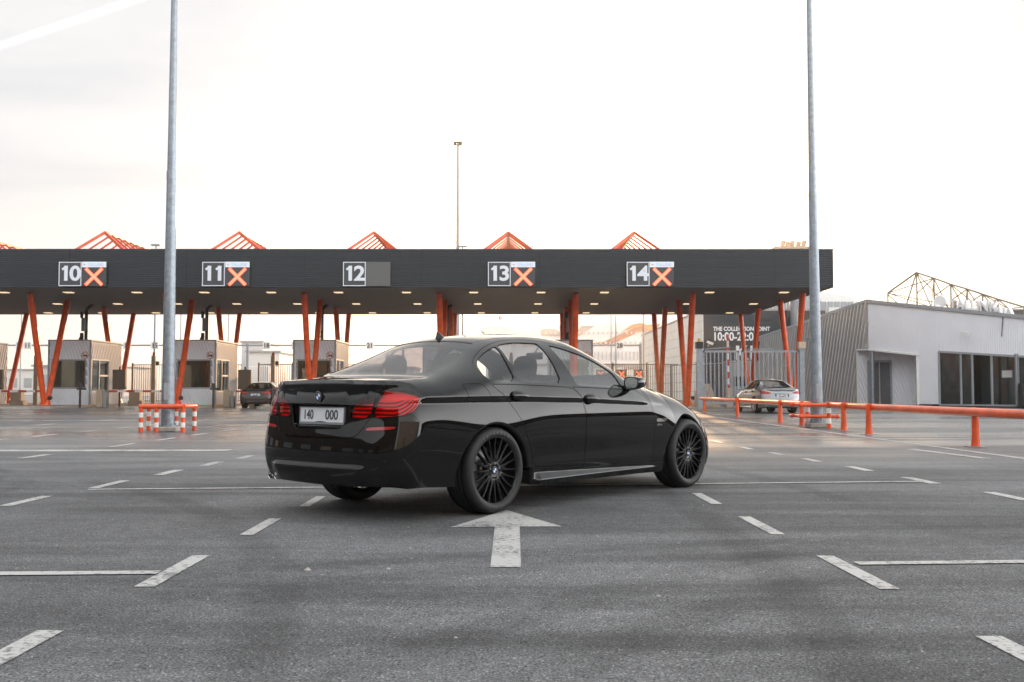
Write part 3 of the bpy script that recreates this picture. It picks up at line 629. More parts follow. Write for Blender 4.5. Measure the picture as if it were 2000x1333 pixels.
def cabin(root, M):
    b = MB(); b.box(.2, 2.2, -.70, .70, .30, .34); b.box(-.60, .22, -.66, .66, .3, .98); b.prism([(2.0, .34), (2.0, .92), (2.12, 1.0), (2.42, 1.0), (2.42, .34)], 'y', -.74, .74); b.box(1.2, 2.0, -.13, .13, .34, .62)
    for sg in (-1, 1): b.box(.25, 2.05, sg * .775 - .012, sg * .775 + .012, .34, .97)
    b.build('cabin_lining', M['trim_in'], root)
    def seat(x, y, w_, rear=False):
        s_ = MB(); s_.box(x, x + .50, y - w_ / 2, y + w_ / 2, .48, .60, b=.04)
        v = []; rows = [(x + .02, .56, .11), (x - .05, .75, .13), (x - .12, .95, .11), (x - .17, 1.09, .08)]
        for xx, z, t in rows:
            for k in range(12):
                a_ = 2 * math.pi * k / 12; ww = w_ / 2 * (1 - .18 * (z - .56) / .5); v.append((xx - t / 2 + t / 2 * math.cos(a_), y + ww * (abs(math.sin(a_)) ** .6) * (1 if math.sin(a_) > 0 else -1), z))
        s_.add(v, [(j * 12 + i, j * 12 + (i + 1) % 12, (j + 1) * 12 + (i + 1) % 12, (j + 1) * 12 + i) for j in range(3) for i in range(12)] + [tuple(range(36, 48))], True)
        o = s_.build('rear_seat' if rear else 'front_seat', M['seat'], root)
        hb = MB(); v = []
        for z, k_ in ((1.10, .55), (1.13, .92), (1.19, 1.0), (1.25, .93), (1.285, .66), (1.295, .2)):
            for k in range(16):
                a_ = 2 * math.pi * k / 16; v.append((x - .18 + .055 * k_ * math.cos(a_), y + .135 * k_ * math.sin(a_), z))
        hb.add(v, [(j * 16 + i, j * 16 + (i + 1) % 16, (j + 1) * 16 + (i + 1) % 16, (j + 1) * 16 + i) for j in range(5) for i in range(16)], True).build('headrest', M['seat'], o)
    for y in (-.37, .37): seat(1.20, y, .52)
    for y in (-.36, .36): seat(.28, y, .60, True)
    st_ = MB(); M4 = Matrix.Translation((1.80, .37, .93)) @ Matrix.Rotation(R(65), 4, 'Y')
    v = []
    for i in range(28):
        t = 2 * math.pi * i / 28
        for k in range(8): a_ = 2 * math.pi * k / 8; v.append(M4 @ Vector(((.18 + .015 * math.cos(a_)) * math.cos(t), (.18 + .015 * math.cos(a_)) * math.sin(t), .015 * math.sin(a_))))
    st_.add(v, [(i * 8 + k, i * 8 + (k + 1) % 8, ((i + 1) % 28) * 8 + (k + 1) % 8, ((i + 1) % 28) * 8 + k) for i in range(28) for k in range(8)], True)
    st_.tube(M4 @ Vector((0, -.17, 0)), M4 @ Vector((0, .17, 0)), .016); st_.tube(M4 @ Vector((0, 0, -.25)), M4 @ Vector((0, 0, .01)), .05)
    st_.build('steering_wheel', M['trim_in'], root)
    mm = MB(); Mm = Matrix.Translation((1.60, .0, 1.315)) @ Matrix.Rotation(R(-12), 4, 'Z'); mm.box(-.012, .02, -.12, .12, -.035, .035, Mm, b=.01); mm.tube(Mm @ Vector((.01, 0, .03)), (1.66, 0, 1.40), .008); mm.build('rear_view_mirror', M['mirror_back'], root)
def under(root, M):
    b = MB(); b.box(-.62, 3.6, -.56, .56, .22, .34); b.box(.50, 2.45, -.84, .84, .20, .30); b.box(-.78, -.46, -.70, .70, .295, .40)
    for cx in (0, 2.968): b.tube((cx, -.72, .345), (cx, .72, .345), .035)
    b.build('underbody', M['deep'], root)
def wing_mirror(root, M, sg):
    """door mirror, glass facing back"""
    rows = []; n = 24
    for x, k, zz in ((2.00, .90, 0), (2.012, .98, 0), (2.05, 1.0, 0), (2.10, .96, .002), (2.15, .82, .004), (2.185, .58, .006), (2.20, .25, .006)):
        r_ = []
        for i in range(n):
            t = 2 * math.pi * i / n; c, s_ = math.cos(t), math.sin(t); a = (abs(c) ** .62) * (1 if c > 0 else -1) * .128 * k; b = (abs(s_) ** .62) * (1 if s_ > 0 else -1) * (.075 if s_ > 0 else .070) * k
            b *= 1 - .22 * (a / .128) if s_ < 0 else 1 - .10 * (a / .128)
            r_.append((x - .135 - .22 * a * .35, sg * (.948 + a * .72), 1.047 + b * .88 + zz))
        rows.append(r_)
    v = [p for r_ in rows for p in r_]
    mb = MB().add(v, [(j * n + i, j * n + (i + 1) % n, (j + 1) * n + (i + 1) % n, (j + 1) * n + i) for j in range(len(rows) - 1) for i in range(n)] + [tuple(range((len(rows) - 1) * n, len(rows) * n))], True)
    mb.add([(1.90, sg * .82, .975), (2.02, sg * .82, .975), (2.02, sg * .82, 1.02), (1.90, sg * .82, 1.02), (1.90, sg * .91, 1.0), (1.99, sg * .91, 1.0), (1.99, sg * .91, 1.04), (1.90, sg * .91, 1.04)], [(0, 1, 5, 4), (1, 2, 6, 5), (2, 3, 7, 6), (3, 0, 4, 7), (0, 3, 2, 1), (4, 5, 6, 7)])
    o = mb.build('door_mirror', M['paint'], root, label=('right' if sg < 0 else 'left') + ' door mirror')
    g = [(p[0] + .006, (p[1] - sg * .948) * .90 + sg * .948, (p[2] - 1.047) * .88 + 1.047) for p in rows[0]]
    MB().add(g, [tuple(range(n))]).build('mirror_glass', M['mirror'], o)
def handle(door, M, s, z, sg, L_=.232):
    """teardrop pull handle standing off the door"""
    v = []; n = 14; rows = [(0, .15), (.04, .62), (.12, .92), (.25, 1.0), (.42, .90), (.60, .66), (.80, .36), (.93, .16), (1.0, .03)]
    for u_, k in rows:
        p, nn = pt(s + u_ * L_, z - .006 * u_, 0); up = np.array([0, 0, 1.0]); up = up - nn * up.dot(nn); up /= np.linalg.norm(up)
        for i in range(n):
            t = 2 * math.pi * i / n; q = p + up * math.sin(t) * .044 * k + nn * (.012 + .036 * math.sin(math.pi * min(1, u_ * 1.0 + .05)) ** .6 * max(0, math.cos(t)) - .010 * (1 if math.cos(t) < 0 else 0)); v.append((q[0], q[1] * (-sg if sg > 0 else 1), q[2]) if sg > 0 else tuple(q))
    MB().add(v, [(j * n + i, j * n + (i + 1) % n, (j + 1) * n + (i + 1) % n, (j + 1) * n + i) for j in range(len(rows) - 1) for i in range(n)], True).build('door_handle', M['black_gloss'], door)
# ---------------------------------------------------------------- materials of the place
def lens_mat():
    m = glass('red_lens', (.95, .05, .07), 1.55); return m
def bars_mat(name='light_bar_reflector', kind='main'):
    m = mat(name, (.3, .3, .3), .25); t = m.node_tree; b = t.nodes['Principled BSDF']; uv = t.nodes.new('ShaderNodeUVMap'); s = t.nodes.new('ShaderNodeSeparateXYZ'); t.links.new(uv.outputs[0], s.inputs[0])
    def f(op, a, b_=None, c=None):
        n = t.nodes.new('ShaderNodeMath'); n.operation = op
        for k, v in enumerate((a, b_, c)):
            if v is None: continue
            if hasattr(v, 'is_linked'): t.links.new(v, n.inputs[k])
            else: n.inputs[k].default_value = v
        return n.outputs[0]
    def mr(x, a, b_): n = t.nodes.new('ShaderNodeMapRange'); n.interpolation_type = 'SMOOTHSTEP'; n.inputs[1].default_value = a; n.inputs[2].default_value = b_; t.links.new(x, n.inputs[0]); return n.outputs[0]
    S, Z = s.outputs['X'], s.outputs['Y']
    bend = f('MULTIPLY', f('POWER', f('MAXIMUM', f('MULTIPLY', f('ADD', S, 1.12), 4.2), 0.0), 2.0), .11)    # tubes sweep up at the outer end
    v = f('SUBTRACT', Z, bend); wv = f('MULTIPLY', f('SINE', f('MULTIPLY', v, 2 * math.pi / .030)), .5)
    st = mr(f('ADD', wv, .5), .35, .65); top = mr(Z, .912, .918); mixv = f('ADD', f('MULTIPLY', st, .50), .05)
    val = f('ADD', f('MULTIPLY', mixv, f('SUBTRACT', 1.0, top)), f('MULTIPLY', top, .62))
    cx = t.nodes.new('ShaderNodeCombineXYZ')
    for k, g_ in enumerate((1.0, .32, .25)): t.links.new(f('MULTIPLY', val, g_), cx.inputs[k])
    t.links.new(cx.outputs[0], b.inputs['Base Color']); return m
def paint(name, c, flake=.0, metal=0, rough=.35):
    m = mat(name, c, rough, metal, coat=1.0, spec=.5 if metal else .0); t = m.node_tree; b = t.nodes['Principled BSDF']; b.inputs['Coat Roughness'].default_value = .015; b.inputs['Coat IOR'].default_value = 1.45
    if flake:
        n = t.nodes.new('ShaderNodeTexVoronoi'); n.inputs['Scale'].default_value = 1400; co = t.nodes.new('ShaderNodeTexCoord'); t.links.new(co.outputs['Object'], n.inputs['Vector'])
        r = t.nodes.new('ShaderNodeMapRange'); r.inputs[3].default_value = c[0] * (1 - flake); r.inputs[4].default_value = c[0] * (1 + flake * 3); t.links.new(n.outputs['Color'], r.inputs[0])
        cx = t.nodes.new('ShaderNodeCombineXYZ')
        for k in range(3): t.links.new(r.outputs[0], cx.inputs[k])
        t.links.new(cx.outputs[0], b.inputs['Base Color'])
    return m
MM = dict(
 black=mat('black_plastic', (.012, .012, .012), .5), black_gloss=mat('gloss_black', (.006, .006, .006), .10, spec=.45),
 glass_dark=glass('tinted_rear_glass', (.32, .32, .34), 1.62), glass=glass('front_glass', (.86, .92, .90), 2.0), glass_mid=glass('tinted_side_glass', (.56, .55, .59), 1.8),
 chrome=mat('chrome', (.75, .75, .75), .12, 1), chrome_flat=mat('bright_metal', (.7, .7, .72), .2, 1), red=mat('red_reflector', (.35, .012, .015), .15, coat=1), lamp_clear=mat('headlight_glass', (.25, .26, .28), .05, .6, coat=1),
 arch=mat('arch_liner', (.012, .012, .012), .45), tyre=mat('tyre_rubber', (.011, .011, .012), .55, spec=.35, noise=.25, nscale=30, bump=.15, bscale=220), deep=mat('deep_black', (.004, .004, .004), .8), rim=mat('black_rim', (.006, .006, .007), .24, spec=.35), steel=mat('steel', (.25, .25, .25), .3, 1),
 disc=mat('brake_steel', (.22, .21, .2), .35, 1, noise=.2, nscale=60), caliper=mat('caliper_grey', (.10, .10, .11), .4, .6), white_e=mat('white_enamel', (.75, .77, .8), .2, coat=1), blue_e=mat('blue_enamel', (.02, .12, .42), .2, coat=1),
 plate=mat('plate_white', (.62, .64, .67), .35, noise=.04, nscale=30), frame_grey=mat('plate_frame_grey', (.20, .21, .23), .35), ink=mat('plate_ink', (.05, .05, .055), .5),
 trim_in=mat('cabin_trim', (.018, .018, .019), .6), seat=mat('seat_cloth', (.028, .028, .03), .75), mirror_back=mat('mirror_housing', (.03, .03, .03), .4), mirror=mat('mirror_silver', (.75, .8, .78), .02, 1),
 lens=lens_mat(), bars=bars_mat())
MM['paint'] = paint('black_car_paint', (.0035, .0035, .0037), flake=.4)
# ---------------------------------------------------------------- the black saloon
CAR_YAW = .86333
car = thing('black_saloon_car', 'glossy black four door saloon with red tail lights parked askew across the marked lane', 'car', (-.8236, 8.8657, 0), CAR_YAW)
po, CPts, CNs = build_panels(car, MM, .028)
cabin(car, MM); under(car, MM); put_wheels(car, MM)
for sg, k in ((-1, 'right'), (1, 'left')):
    wing_mirror(car, MM, sg); handle(po['door_rear' + k], MM, .208, .937, sg); handle(po['door_front' + k], MM, 1.213, .908, sg)
number_plate(car, MM, (-1.028, -.012, .792), (-1, 0, .05), [('140', -.160, .80), ('000', .120, .98)], w=.525, h=.112, bold=.0015)
lb = MB().box(-1.046, -1.010, -.27, .27, .685, .712, b=.006); lb.build('plate_lower_lip', MM['black_gloss'], po['trunk'])
roundel(car, (-1.051, 0, .934), .041, (-1, 0, .02), (0, 0, 1), MM); MB().tube((-1.02, 0, .934), (-1.0515, 0, .934), .0405, n=32).build('emblem_seat', MM['black_gloss'], po['trunk'])
# shark-fin aerial
v = []; n = 12; rows = [(0, .028, 0), (.012, .024, .4), (.030, .016, .8), (.05, .010, .97), (.062, .004, 1.0)]
x0f, zf = .235, float(hit(*top_ray(np.array([.30]), np.array([0.0])))[0][2]) - .012
for z, hw, k in rows:
    xa = x0f + .02 * k * .6; xb = x0f + .165 - .125 * (z / .062) ** .8
    for i in range(n): t = 2 * math.pi * i / n; v.append(((xa + xb) / 2 + (xb - xa) / 2 * math.cos(t), hw * math.sin(t) * (1.15 if math.cos(t) < 0 else .8), zf + z))
MB().add(v, [(j * n + i, j * n + (i + 1) % n, (j + 1) * n + (i + 1) % n, (j + 1) * n + i) for j in range(4) for i in range(n)] + [tuple(range(4 * n, 5 * n))], True).build('roof_aerial', MM['paint'], car)
# exhaust tips
for y in (.585, .665):
    e = MB(); Me = Matrix.Translation((0, y, .288)); e.lathe([(.034, -.80), (.036, -1.035), (.0345, -1.040), (.0315, -1.036), (.031, -.80)], 28, axis='x')
    e.v = [(q[2], q[0] + y, q[1] + .288) for q in [(a, b, c) for a, b, c in e.v]] if False else e.v
    v2_ = []
    for r_, h_ in [(.034, -.80), (.036, -1.000), (.0345, -1.006), (.0315, -1.000), (.031, -.80)]:
        for i in range(28): t = 2 * math.pi * i / 28; v2_.append((h_, y + r_ * math.cos(t), .290 + r_ * math.sin(t)))
    MB().add(v2_, [(j * 28 + i, j * 28 + (i + 1) % 28, (j + 1) * 28 + (i + 1) % 28, (j + 1) * 28 + i) for j in range(4) for i in range(28)], True).build('exhaust_tip', MM['chrome'], car)
    MB().tube((-.90, y, .29), (-.92, y, .29), .03).build('exhaust_pipe', MM['deep'], car)
# small model lettering under the front wing indicator
pa, na = pt(2.40, .650, .0012); pb, _ = pt(2.46, .650, .0012); xr = Vector(pb - pa).normalized()
text('badge_letters', 'xDrive', pa, MM['chrome_flat'], car, size=.030, ext=.0006, bold=.0003, right=xr, up=(0, 0, 1))
# raised maker's lettering on the rear tyre side walls
for e in [c for c in car.children if c.name.startswith('wheel') and 'arch' not in c.name and 'rear right' in c.get('label', '')]:
    ty = [c for c in e.children if c.name.startswith('tyre')][0]; mb = MB()
    for k, ch in enumerate('TRIANGLE'):
        t = R(122 - k * 8.2); d = Vector((math.cos(t), 0, math.sin(t))); xx = Vector((math.sin(t), 0, -math.cos(t)))
        me = text_mesh(ch, .030, .0006, .0008, sx=1.1)
        mb.add([d * .296 + xx * q.co.x + d * q.co.y + Vector((0, -.1418 - q.co.z, 0)) for q in me.vertices], [tuple(p.vertices) for p in me.polygons]); bpy.data.meshes.remove(me)
    mb.build('side_wall_lettering', mat('tyre_lettering', (.09, .09, .09), .6), ty)
# ---------------------------------------------------------------- ground
def asphalt():
    m = bpy.data.materials.new('asphalt'); m.use_nodes = True; t = m.node_tree; b = t.nodes['Principled BSDF']; n = t.nodes.new; l = t.links.new
    g = n('ShaderNodeNewGeometry'); P = g.outputs['Position']
    def noise(s, d=4, dist=0, vec=None, rough=.55):
        x = n('ShaderNodeTexNoise'); x.inputs['Scale'].default_value = s; x.inputs['Detail'].default_value = d; x.inputs['Distortion'].default_value = dist; x.inputs['Roughness'].default_value = rough; l(vec or P, x.inputs['Vector']); return x.outputs[0]
    def mr(x, a, b_, c, d): r = n('ShaderNodeMapRange'); r.interpolation_type = 'SMOOTHSTEP'; [setattr(r.inputs[i], 'default_value', v) for i, v in ((1, a), (2, b_), (3, c), (4, d))]; l(x, r.inputs[0]); return r.outputs[0]
    def mul(a, b_): x = n('ShaderNodeMath'); x.operation = 'MULTIPLY'; l(a, x.inputs[0]); (l(b_, x.inputs[1]) if hasattr(b_, 'is_linked') else setattr(x.inputs[1], 'default_value', b_)); return x.outputs[0]
    mp = n('ShaderNodeMapping'); mp.inputs['Rotation'].default_value = (0, 0, R(12)); mp.inputs['Scale'].default_value = (.16, .9, 1); l(P, mp.inputs[0])      # long tyre-swept streaks
    streak = noise(1.0, 5, 1.2, mp.outputs[0]); big = noise(.22, 4, .6); fine = noise(95, 3, 0, None, .75); mid = noise(9, 4)
    vo = n('ShaderNodeTexVoronoi'); vo.inputs['Scale'].default_value = 105; l(P, vo.inputs['Vector']); st = vo.outputs['Color']; sx = n('ShaderNodeSeparateXYZ'); l(st, sx.inputs[0])
    base = mul(mul(mul(mr(streak, .34, .66, .72, 1.26), mr(big, .35, .65, .80, 1.18)), mr(mid, .3, .7, .88, 1.10)), mr(fine, .36, .64, .40, 1.72))
    stone = mr(sx.outputs[0], .82, 1.0, 1.0, 2.0); base = mul(base, stone); dark = mr(sx.outputs[1], .0, .16, .30, 1.0); base = mul(base, dark)
    vp = n('ShaderNodeTexVoronoi'); vp.inputs['Scale'].default_value = 5.5; l(P, vp.inputs['Vector']); peb = mr(vp.outputs['Distance'], .035, .06, .35, 1.0); base = mul(base, peb)
    # curved tyre marks: rings round a few centres
    for cx, cy, rr, wd in ((-9.5, 9.6, 4.2, .16), (-9.5, 9.6, 4.55, .14), (1.5, 22, 17.2, .22), (1.5, 22, 17.9, .20), (-14, 2, 13.2, .2), (9, -2, 10.5, .22), (9, -2, 11.1, .2), (4.5, -6, 12.6, .2), (4.5, -6, 13.1, .18), (-7.5, 11.5, 1.5, .12), (-7.5, 11.5, 1.75, .10), (-30, 8, 31.5, .2), (-30, 8, 33.0, .2)):
        sb = n('ShaderNodeVectorMath'); sb.operation = 'DISTANCE'; l(P, sb.inputs[0]); sb.inputs[1].default_value = (cx, cy, 0)
        a = n('ShaderNodeMath'); a.operation = 'SUBTRACT'; l(sb.outputs['Value'], a.inputs[0]); a.inputs[1].default_value = rr; ab = n('ShaderNodeMath'); ab.operation = 'ABSOLUTE'; l(a.outputs[0], ab.inputs[0])
        k = mr(ab.outputs[0], wd * .3, wd, .76, 1.0); mx = n('ShaderNodeMath'); mx.operation = 'MAXIMUM'; l(k, mx.inputs[0]); l(mr(noise(.5, 3), .42, .62, .7, 1.0), mx.inputs[1]); base = mul(base, mx.outputs[0])
    cmb = n('ShaderNodeCombineXYZ'); l(mul(base, .096), cmb.inputs[0]); l(mul(base, .097), cmb.inputs[1]); l(mul(base, .099), cmb.inputs[2]); l(cmb.outputs[0], b.inputs['Base Color'])
    sep = n('ShaderNodeSeparateXYZ'); l(P, sep.inputs[0])
    wet = mul(mr(noise(.30, 4, .5, mp.outputs[0]), .46, .58, 0, 1), mr(sep.outputs['Y'], 11, 22, 0, 1)); w1 = n('ShaderNodeMath'); w1.operation = 'SUBTRACT'; w1.inputs[0].default_value = 1; l(wet, w1.inputs[1])
    far = mr(sep.outputs['Y'], 10, 20, 0, 1); fr = n('ShaderNodeMath'); fr.operation = 'MULTIPLY'; l(far, fr.inputs[0]); l(mr(noise(.16, 5, .8, mp.outputs[0]), .35, .65, .40, 1.0), fr.inputs[1]); wm = n('ShaderNodeMath'); wm.operation = 'MAXIMUM'; l(wet, wm.inputs[0]); l(fr.outputs[0], wm.inputs[1])
    rg = n('ShaderNodeMapRange'); rg.inputs[3].default_value = .80; rg.inputs[4].default_value = .22; l(wm.outputs[0], rg.inputs[0]); l(rg.outputs[0], b.inputs['Roughness']); sg = n('ShaderNodeMapRange'); sg.inputs[3].default_value = .28; sg.inputs[4].default_value = .6; l(wm.outputs[0], sg.inputs[0]); l(sg.outputs[0], b.inputs['Specular IOR Level'])
    bu = n('ShaderNodeBump'); bu.inputs['Strength'].default_value = .5; bu.inputs['Distance'].default_value = .004; ad = n('ShaderNodeMath'); l(fine, ad.inputs[0]); l(vo.outputs['Distance'], ad.inputs[1]); l(mul(ad.outputs[0], w1.outputs[0]), bu.inputs['Height']); l(bu.outputs[0], b.inputs['Normal'])
    b.inputs['Specular IOR Level'].default_value = .28
    return m
def worn_paint():
    m = mat('road_paint', (.40, .40, .385), .6); t = m.node_tree; b = t.nodes['Principled BSDF']; n = t.nodes.new; g = n('ShaderNodeNewGeometry')
    a = n('ShaderNodeTexNoise'); a.inputs['Scale'].default_value = 26; a.inputs['Detail'].default_value = 6; a.inputs['Roughness'].default_value = .7; t.links.new(g.outputs['Position'], a.inputs['Vector'])
    a2 = n('ShaderNodeTexNoise'); a2.inputs['Scale'].default_value = 2.6; a2.inputs['Detail'].default_value = 3; t.links.new(g.outputs['Position'], a2.inputs['Vector']); av = n('ShaderNodeMath'); av.operation = 'MULTIPLY_ADD'; t.links.new(a2.outputs[0], av.inputs[0]); av.inputs[1].default_value = .42; t.links.new(a.outputs[0], av.inputs[2])
    r = n('ShaderNodeMapRange'); r.inputs[1].default_value = .60; r.inputs[2].default_value = .70; t.links.new(av.outputs[0], r.inputs[0]); mx = n('ShaderNodeMix'); mx.data_type = 'RGBA'; t.links.new(r.outputs[0], mx.inputs[0])
    mx.inputs[6].default_value = (.13, .13, .13, 1); mx.inputs[7].default_value = (.42, .415, .40, 1); t.links.new(mx.outputs[2], b.inputs['Base Color'])
    bu = n('ShaderNodeBump'); bu.inputs['Strength'].default_value = .4; bu.inputs['Distance'].default_value = .004; t.links.new(a.outputs[0], bu.inputs['Height']); t.links.new(bu.outputs[0], b.inputs['Normal']); return m
M_as = asphalt(); M_rp = worn_paint()
gm = MB(); gm.add([(-600, -150, 0), (600, -150, 0), (600, 900, 0), (-600, 900, 0)], [(0, 1, 2, 3)]); tag(gm.build('ground', M_as), kind='structure')
marks = {
 'lane_arrow': [[(-.44, 7.47), (-.045, 8.52), (.36, 7.50), (.055, 7.50), (.05, 5.79), (-.12, 5.79), (-.125, 7.48)]],
 'cross': [[(-2.9, 5.52), (-2.9, 5.63), (-1.90, 5.67), (-1.90, 5.57)], [(-4.21, 10.31), (-4.16, 10.23), (1.9, 10.84), (4.39, 11.13), (4.39, 11.22), (1.9, 10.93)], [(1.95, 5.86), (1.95, 5.96), (4.6, 6.12), (4.6, 6.02)]],
}
dash = [(-1.80, -1.71, 8.79, 9.62), (-1.85, -1.755, 7.07, 7.97), (-1.89, -1.785, 5.22, 6.20), (-1.93, -1.82, 3.4, 4.28), (1.72, 1.815, 8.98, 9.92), (1.765, 1.86, 7.10, 8.09), (1.815, 1.915, 5.16, 6.19), (1.86, 1.965, 3.3, 4.18),
 (-4.36, -4.25, 8.83, 9.66), (-4.25, -4.14, 10.42, 11.3), (-4.16, -4.03, 12.02, 12.81), (-4.07, -3.94, 13.5, 14.27), (-3.97, -3.85, 14.91, 15.6), (4.54, 4.66, 9.30, 10.03), (4.39, 4.52, 10.93, 11.73), (4.29, 4.42, 12.65, 13.41), (4.15, 4.27, 14.27, 14.91), (4.03, 4.15, 15.72, 16.43), (3.92, 4.03, 17.21, 17.98), (-7.15, -7.0, 14.96, 15.85)]
for k in range(12):
    y = 17.3 + k * 2.3; dash.append((-3.85 - .01 * k, -3.74 - .01 * k, y, y + 1.15)); dash.append((3.86, 3.97, y + 2.0, y + 3.2)); dash.append((-7.0, -6.88, y + .6, y + 1.8)); dash.append((-10.2, -10.05, y, y + 1.2)); dash.append((.0 - .1, .02, y + 3, y + 4.1))
    if k % 2: dash.append((-13.4, -13.2, y, y + 1.4))
n_ = 0
def rnd_edge(poly):
    return poly
ml = MB()
for x0, x1, y0, y1 in dash:
    tag(MB().add([(x0, y0, .004), (x1, y0, .004), (x1 - .01, y1, .004), (x0 - .01, y1, .004)], [(0, 1, 2, 3)]).build('road_marking', M_rp), kind='structure')
for q in marks['cross']: tag(MB().add([(a, b, .006) for a, b in q], [tuple(range(len(q)))]).build('road_marking', M_rp), kind='structure')
q = marks['lane_arrow'][0]; tag(MB().add([(a, b, .004) for a, b in q], [tuple(range(7))]).build('road_arrow', M_rp), kind='structure')
for q in ([(-16, 16.4), (-4.6, 16.7), (-4.6, 17.15), (-16, 16.95)], [(6.56, 17.3), (6.72, 17.3), (6.9, 14.9), (6.74, 14.9)], [(7.35, 46), (7.47, 46), (7.42, 12), (7.28, 12)], [(-15, 33), (-8, 34), (-8, 34.3), (-15, 33.3)], [(-20, 26), (-11, 27.4), (-11, 27.65), (-20, 26.3)]):
    tag(MB().add([(a, b, .0045) for a, b in q], [(0, 1, 2, 3)]).build('road_marking', M_rp), kind='structure')
rg_ = random.Random(3); m = MB()
for _ in range(150):
    x, y = rg_.uniform(-5.5, 5.5), 3.2 + 9 * rg_.random() ** 1.6; r = rg_.uniform(.003, .009); v = [(x + r * math.cos(a) * rg_.uniform(.7, 1.2), y + r * math.sin(a) * rg_.uniform(.7, 1.2), 0) for a in (0, 1.2, 2.5, 3.8, 5.1)]; m.add(v + [(x, y, r * .9)], [(i, (i + 1) % 5, 5) for i in range(5)])
for x, y, r in ((-1.12, 5.72, .022), (-.68, 5.75, .014), (2.17, 4.22, .016), (-3.1, 3.7, .012), (.7, 5.0, .012)):
    v = [(x + r * math.cos(a), y + r * math.sin(a), 0) for a in (0, 1.1, 2.2, 3.5, 5.0)]; m.add(v + [(x, y, r * .7)], [(i, (i + 1) % 5, 5) for i in range(5)])
tag(m.build('loose_grit', mat('grit_stone', (.34, .32, .29), .8)), kind='stuff', label='scattered pale grit on the asphalt')
# ---------------------------------------------------------------- shared finishes
M_or = mat('orange_paint', (.66, .072, .007), .38, noise=.22, nscale=3, coat=.15); M_gal = mat('galvanised_steel', (.24, .27, .30), .42, .75, noise=.22, nscale=9, nrough=.12); M_wh = mat('white_paint', (.70, .70, .68), .45, noise=.06, nscale=6)
M_dk = mat('dark_cladding', (.028, .032, .039), .45, .1, noise=.08, nscale=2); M_grey = mat('grey_paint', (.28, .30, .32), .5, noise=.08, nscale=4); M_bk = MM['black']; M_conc = mat('concrete', (.33, .30, .27), .85, noise=.18, nscale=5, bump=.3, bscale=60)
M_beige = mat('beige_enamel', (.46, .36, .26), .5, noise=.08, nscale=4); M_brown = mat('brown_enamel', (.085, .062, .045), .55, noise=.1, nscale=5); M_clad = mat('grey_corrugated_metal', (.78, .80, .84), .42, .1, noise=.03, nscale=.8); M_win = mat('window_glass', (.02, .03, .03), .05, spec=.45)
M_red = mat('red_paint', (.50, .03, .02), .45); M_blk = mat('black_marking', (.02, .02, .02), .5); M_lamp = mat('lamp_lit', (.9, .8, .6), .4, emit=(1, .74, .46), es=1.1)
# ---------------------------------------------------------------- toll canopy
XL, XR_, YF, YB, ZU, ZT = -48, 16.4, 52.6, 71.5, 6.2, 8.15
can = thing('toll_canopy', 'long flat dark grey canopy spanning the check-in lanes on orange legs', 'canopy', (-15, 62, 0))
def lo(o, root):                       # parts are built in world coordinates and hung under an empty elsewhere
    o.matrix_parent_inverse = Matrix.Translation(-root.location); return o
b = MB(); b.box(XL, XR_, YF + .05, YB, ZU + .15, ZT - .12); lo(b.build('roof_slab', M_dk, can), can)
def ribs(x0, x1, y, z0, z1, pitch=.092, dep=.04, nrm=-1):
    m = MB(); n = int((z1 - z0) / pitch); v = [];
    for k in range(n):
        z = z0 + k * pitch
        for dz, d in ((0, 0), (.25, 0), (.38, dep), (.85, dep), (.98, 0)): v.append((z + dz * pitch, d))
    v.append((z1, 0)); vv = []
    for z, d in v: vv += [(x0, y + nrm * d, z), (x1, y + nrm * d, z)]
    m.add(vv, [(2 * i, 2 * i + 1, 2 * i + 3, 2 * i + 2) for i in range(len(v) - 1)]); return m
lo(ribs(XL, XR_, YF, ZU, ZT).build('front_fascia', M_dk, can), can)
b = MB(); b.box(XL, XR_ + .03, YF - .02, YF + .02, ZT, ZT + .05); b.box(XR_ - .06, XR_, YF - .05, YB, ZU, ZT); lo(b.build('edge_trim', M_dk, can), can)
for k in range(11): x_ = XR_ - 3.0 - 6.0 * k; lo(MB().box(x_ - .012, x_ + .012, YF - .052, YF - .042, ZU, ZT).build('panel_joint', M_bk, can), can)
v = []; k = 0; y = YF + .06
while y < YB: v += [(y, 0), (y + .11, 0), (y + .13, .03), (y + .27, .03)]; y += .29
vv = []
for y_, d in v: vv += [(XL, y_, ZU + d), (XR_ - .06, y_, ZU + d)]
lo(MB().add(vv, [(2 * i, 2 * i + 1, 2 * i + 3, 2 * i + 2) for i in range(len(v) - 1)]).build('ceiling', mat('ceiling_cladding', (.20, .18, .16), .5, .1), can), can)
for y_, xs in ((55.0, [4, 131, 265, 397, 528, 660, 793, 925, 1057, 1181, 1387, 1533]), (62.4, [110, 228, 345, 461, 580, 695, 815, 933, 1051, 1161, 1343, 1473]), (69.6, [92, 198, 303, 410, 515, 622, 727, 834, 940, 1045, 1145, 1311, 1426])):
    for px in xs:
        x = (px - 1000) / 2020 * y_; d = MB().box(x - .22, x + .22, y_ - .22, y_ + .22, ZU - .03, ZU + .01).build('downlight', M_lamp, can); lo(d, can)
for x in (-22.4, -15.1, -7.6, -.6, 6.0):
    px0 = x
ISL = [-33.15, -25.85, -18.6, -11.15, -3.9, 3.42, 9.7, 15.6]
names = {-33.15: 'at the left edge of the picture', -25.85: 'in front of the booth below the 10 sign', -18.6: 'in front of the booth behind the left light pole', -11.15: 'in front of the booth left of the black saloon', -3.9: 'above the roof aerial of the black saloon', 3.42: 'above the windscreen end of the black saloon', 9.7: 'right of the 14 sign beside the gate post', 15.6: 'at the right end of the canopy by the grey building'}
